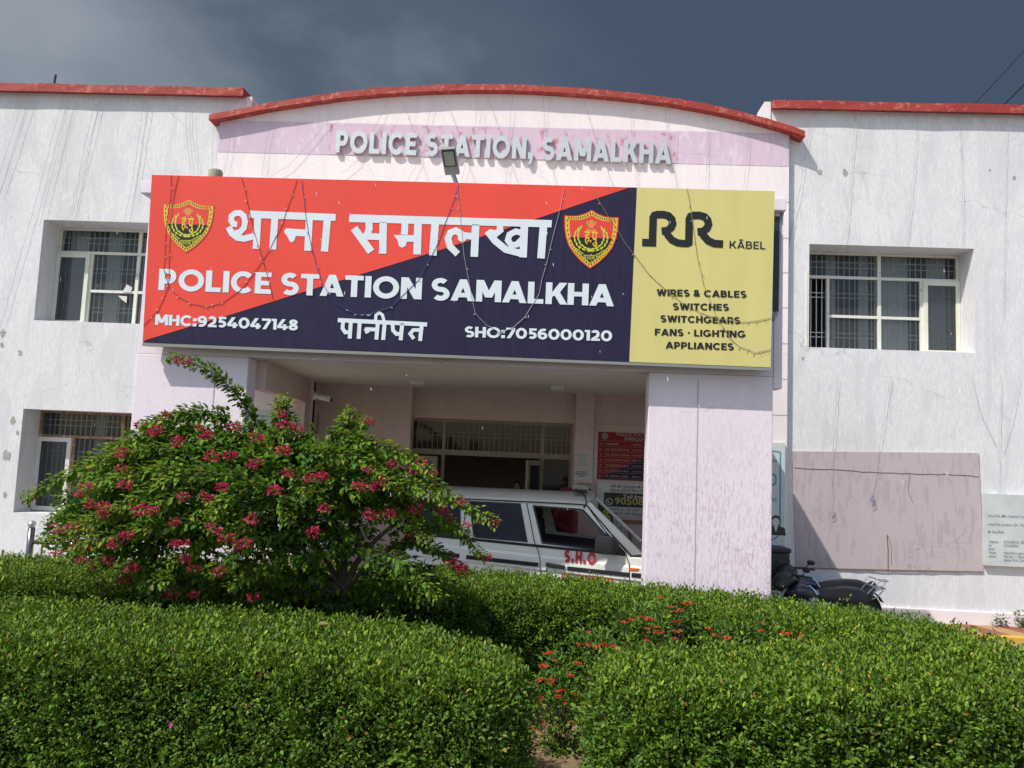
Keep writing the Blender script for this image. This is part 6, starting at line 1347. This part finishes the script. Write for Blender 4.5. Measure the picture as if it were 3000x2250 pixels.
M['seatleather'] = mat('black_vinyl_seat', (.022, .022, .024), .42, var=.3, vscale=30, bump=.3, bscale=120); M['greyguard'] = mat('grey_mudguard', (.12, .125, .13), .5); M['lamplens'] = mat('headlamp_lens', (.50, .50, .38), .15, .2); M['tankblue'] = mat('black_blue_tank', (.02, .022, .05), .25, coat=.5)
motorcycle(-1.05, 0, 0, 'nearer black motorcycle with a long padded seat, beside the right pillar', M['tankblue'], R(38), 'HR 06 4657', True)
motorcycle(-.62, 8, -22, 'farther black motorcycle with a steel rear rack, next to the wall', M['tankblue'], R(52), 'HR 60 1203', False)
# ------------------------------------------------------------------ people
M['skin'] = mat('skin', (.27, .13, .075), .55); M['hair'] = mat('black_hair', (.012, .010, .009), .5); M['pink'] = mat('rose_pink_cloth', (.42, .075, .10), .8, var=.3, vscale=9, bump=.4, bscale=25); M['maroon'] = mat('maroon_cloth', (.20, .025, .04), .8, var=.3, vscale=10); M['orange'] = mat('orange_shirt', (.50, .22, .06), .8); M['brownshirt'] = mat('dark_shirt', (.06, .045, .04), .85)
def skinbody(name, J, E_, rad, m_, parent, Mx):
    me = bpy.data.meshes.new('sk'); me.from_pydata([Mx @ Vector(p) for p in J], E_, []); o = bpy.data.objects.new('sk', me); COL.objects.link(o)
    md = o.modifiers.new('s', 'SKIN'); md.use_smooth_shade = True
    for i, r_ in enumerate(rad): me.skin_vertices[0].data[i].radius = (r_, r_)
    me.skin_vertices[0].data[0].use_root = True
    sb = o.modifiers.new('b', 'SUBSURF'); sb.levels = 2; sb.render_levels = 2
    dg = bpy.context.evaluated_depsgraph_get(); out = bpy.data.meshes.new_from_object(o.evaluated_get(dg)); out.name = name
    bpy.data.objects.remove(o); bpy.data.meshes.remove(me); out.materials.clear(); out.materials.append(m_)
    return link(name, out, parent)
def person(loc, h, face, label, arms, clothes, hairm, veil=None, lean=0.0, seat=False):
    """h standing height, face = heading angle (0 looks to -y), arms: ((elbow),(wrist)) left and right, in units of h"""
    root = empty('person', loc, label, 'person'); Mx = Matrix.Translation(loc) @ Matrix.Rotation(face, 4, 'Z') @ Matrix.Scale(h, 4)
    V = lambda *p: Mx @ Vector(p)
    la, ra = arms
    J = [(0, 0, .53), (0, -.0-lean*.3, .64), (0, -lean*.7, .74), (0, -lean, .81), (0, -lean*1.1, .855), (0, -lean*1.2-.01, .885),
         (.052, 0, .49), (.055, -.01, .28), (.058, .01, .05), (.06, -.08, .02), (-.052, 0, .49), (-.055, -.01, .28), (-.058, .01, .05), (-.06, -.08, .02),
         (.115, -lean, .80), la[0], la[1], (-.115, -lean, .80), ra[0], ra[1]]
    E_ = [(0, 1), (1, 2), (2, 3), (3, 4), (4, 5), (0, 6), (6, 7), (7, 8), (8, 9), (0, 10), (10, 11), (11, 12), (12, 13), (3, 14), (14, 15), (15, 16), (3, 17), (17, 18), (18, 19)]
    rad = [.075, .070, .085, .070, .033, .032, .052, .036, .022, .02, .052, .036, .022, .02, .038, .026, .017, .038, .026, .017]
    for k_, (a, s) in enumerate(((la, 1), (ra, -1))):               # palm and five fingers, curled
        el, wr = Vector(a[0]), Vector(a[1]); d = (wr-el).normalized(); sd = d.cross(Vector((0, 0, 1))).normalized(); up_ = sd.cross(d)
        w_i = 16 if s == 1 else 19; b_ = len(J); J.append(tuple(wr+d*.035)); rad.append(.017); E_.append((w_i, b_))
        for f, (o, ln) in enumerate(((-.018, .036), (-.006, .042), (.006, .040), (.017, .032))):
            i0 = len(J); J += [tuple(wr+d*.052+sd*o), tuple(wr+d*(.052+ln*.5)+sd*o*1.1-up_*.006), tuple(wr+d*(.052+ln*.85)+sd*o*1.1-up_*.020)]; rad += [.0056, .005, .0042]; E_ += [(b_, i0), (i0, i0+1), (i0+1, i0+2)]
        i0 = len(J); J += [tuple(wr+d*.02+sd*(-.022)*s-up_*.008), tuple(wr+d*.042+sd*(-.034)*s-up_*.014)]; rad += [.006, .005]; E_ += [(b_, i0), (i0, i0+1)]
    rad = [r_*h for r_ in rad]
    body = skinbody('body', J, E_, rad, M['skin'], root, Mx)
    hc = Vector((0, -lean*1.25-.012, .945)); hd = MB(); hd.smooth = True; R3 = Mx.to_3x3()
    # head with brow, nose, chin, ears; joins the neck
    rings = []
    for z, rx, ry, oy in ((-.075, .020, .022, -.010), (-.066, .030, .034, -.012), (-.05, .040, .046, -.010), (-.03, .046, .054, -.004), (-.005, .049, .058, 0), (.02, .050, .060, .002), (.04, .046, .056, .004), (.058, .034, .043, .005), (.067, .014, .018, .005)):
        row = []
        for w in np.linspace(0, 2*math.pi, 24, endpoint=False):
            x, y_ = rx*math.sin(w), -ry*math.cos(w); nose = math.exp(-((x/.010)**2))*(.014 if -.035 < z < -.01 else .006 if -.01 <= z < .01 else 0)*(1 if y_ < 0 else 0); eye = -math.exp(-(((abs(x)-.019)/.010)**2))*(.005 if -.012 < z < .005 else 0)*(1 if y_ < 0 else 0)
            row.append(V(hc.x+x, hc.y+oy+y_-nose-eye, hc.z+z))
        rings.append(row)
    hd.loft(rings)
    for s in (-1, 1): hd.ell(V(hc.x+s*.050, hc.y+.008, hc.z-.008), .008*h, .013*h, .018*h, 8, 6, R3.normalized())
    hd.build('head', M['skin'], root)
    mb = MB()
    for s in (-1, 1): mb.ell(V(hc.x+s*.019, hc.y-.052, hc.z-.002), .008*h, .005*h, .0045*h, 8, 6, R3.normalized()); mb.ell(V(hc.x+s*.02, hc.y-.057, hc.z+.012), .012*h, .004*h, .003*h, 8, 5, R3.normalized())
    mb.ell(V(hc.x, hc.y-.052, hc.z-.045), .015*h, .004*h, .004*h, 8, 5, R3.normalized()); mb.build('features', M['hair'], root)
    hb_ = MB(); hb_.smooth = True; rings = []
    for z, rx, ry in ((-.02, .051, .058), (.01, .054, .063), (.035, .052, .062), (.055, .042, .052), (.07, .026, .034), (.078, .006, .008)):
        row = []
        for w in np.linspace(0, 2*math.pi, 24, endpoint=False):
            x, y_ = rx*math.sin(w), -ry*math.cos(w)
            if z < .03: y_ = max(y_, .004+.0*x)
            row.append(V(hc.x+x, hc.y+.006+y_, hc.z+z))
        rings.append(row)
    hb_.loft(rings); hb_.build('hair', hairm, root)
    def sleeve(sh, el, wr, name, m_, r=(.047, .036, .026)):
        mb = MB(); mb.smooth = True; mb.tube([V(*sh), (V(*sh)+V(*el))/2, V(*el), V(*(Vector(el)*.35+Vector(wr)*.65)), V(*(Vector(el)*.1+Vector(wr)*.9))], [r[0]*h, (r[0]+r[1])/2*h, r[1]*h, r[2]*h, r[2]*.95*h], 12); mb.build(name, m_, root)
    def gown(rows, name, m_):
        mb = MB(); mb.smooth = True; rings = []
        for z, rx, ry, oy in rows:
            rings.append([V(rx*math.cos(w)*(1+.05*math.sin(w*7+z*9)*(1 if z < .5 else .2)), oy+ry*math.sin(w)*(1+.06*math.cos(w*6)*(1 if z < .5 else .2)), z) for w in np.linspace(0, 2*math.pi, 36, endpoint=False)])
        mb.loft(rings); mb.build(name, m_, root)
    top_m, low_m, long_ = clothes
    gown([(.835, .045, .042, -lean*1.05), (.815, .115, .062, -lean), (.77, .130, .078, -lean*.85), (.70, .112, .080, -lean*.6), (.62, .098, .076, -lean*.3), (.54, .112, .088, 0), (.47 if not long_ else .40, .118 if not long_ else .135, .092 if not long_ else .11, 0)]+([(.27, .155, .12, 0)] if long_ else []), 'kameez' if long_ else 'shirt', top_m)
    sleeve((.112, -lean, .80), la[0], la[1], 'sleeve', top_m); sleeve((-.112, -lean, .80), ra[0], ra[1], 'sleeve', top_m)
    for s in (-1, 1):
        mb = MB(); mb.smooth = True; mb.tube([V(s*.05, 0, .50), V(s*.056, -.005, .28), V(s*.058, .008, .045)], [.068*h, .052*h, .036*h], 14); mb.build('trouser_leg', low_m, root)
    if veil:
        mb = MB(); mb.smooth = True; rings = []
        for z, rx, ry, oy, cut in ((.078, .012, .014, .008, 0), (.072, .036, .045, .006, 0), (.055, .054, .066, .004, 0), (.025, .063, .074, .006, 1), (-.02, .066, .072, .012, 1), (-.07, .070, .066, .020, 1), (-.115, .105, .068, .022, 1), (-.16, .13, .085, .015, 1), (-.24, .132, .095, .01, 1)):
            row = []
            for w in np.linspace(0, 2*math.pi, 28, endpoint=False):
                x, y_ = rx*math.sin(w), -ry*math.cos(w)
                if cut: y_ = max(y_, -.018)
                row.append(V(hc.x+x, hc.y+oy+y_, hc.z+z))
            rings.append(row)
        mb.loft(rings, cap=True); mb.build('veil', veil, root)
    return root
ww = at(1668, 1560, .02)
person(Vector((ww.x, .02, .115)), 1.70, R(-62), 'woman in a rose pink suit with a maroon head veil, behind the jeep', (((.17, -.10, .66), (.10, -.20, .70)), ((-.17, -.10, .64), (-.06, -.21, .66))), (M['pink'], M['pink'], True), M['hair'], M['maroon'], .03)
mm_ = at(1553, 1440, 1.30)
person(Vector((mm_.x, 1.30, .45)), 1.62, R(35), 'bearded man in a dark shirt standing in the dark doorway', (((.18, -.04, .64), (.12, -.17, .68)), ((-.17, -.06, .64), (-.05, -.18, .60))), (M['brownshirt'], M['brownshirt'], False), M['hair'])
kk = at(1513, 1440, 1.08)
person(Vector((kk.x, 1.08, at(1513, 1408, 1.08).z-1.02*1.02)), 1.02, R(60), 'small child in an orange shirt held up in the doorway', (((.16, -.03, .66), (.12, -.12, .66)), ((-.16, -.03, .66), (-.12, -.12, .62))), (M['orange'], M['brownshirt'], False), M['hair'])
# dark leafy pot plant by the jeep's bonnet
p = at(1880, 1590, -.2); p = Vector((1.85, .1, .12)); PPt = empty('potted_plant', p, 'dark broad leaved pot plant beside the bonnet of the jeep', 'plant')
mb = MB(); mb.smooth = True; mb.lathe(p, [(0, 0), (.14, 0), (.19, .33), (.20, .36), (.17, .36), (0, .34)], 20); mb.build('pot', mat('terracotta', (.25, .09, .05), .8), PPt)
n = 26; a_ = RNG.random(n)*6.28; P = np.array(p)+np.stack([.04*np.cos(a_), .04*np.sin(a_), .4+.55*RNG.random(n)], 1); Ls = .34*(.7+.5*RNG.random(n))
link('foliage', leaf_mesh('foliage', P, np.stack([np.cos(a_), np.sin(a_), .5+.3*RNG.random(n)], 1), np.stack([-.4*np.cos(a_), -.4*np.sin(a_), np.ones(n)], 1), Ls, Ls*.22, tints(n, HG[:2], (1, 1)), M['leaf'], .15, .35), PPt)
mb = MB(); mb.tube([p+Vector((0, 0, .34)), p+Vector((.01, 0, .95))], .018, 8); mb.build('stem', M['bark'], PPt)
# light rain: drops caught by the sun
mb = MB()
for i in range(75):
    u, v, y = random.uniform(30, 2970), random.uniform(420, 1500), random.uniform(-8.5, -4.6); p = at(u, v, y); L_ = .012+.012*random.random(); mb.tube([p, p+Vector((.002, 0, -L_))], [.0012, .0018], 4)
M['drop'] = mat('water_drop', (.8, .82, .85), .1)
tag(mb.build('raindrops', M['drop']), 'light rain, scattered bright drops falling in front of the building', 'rain', kind='stuff')
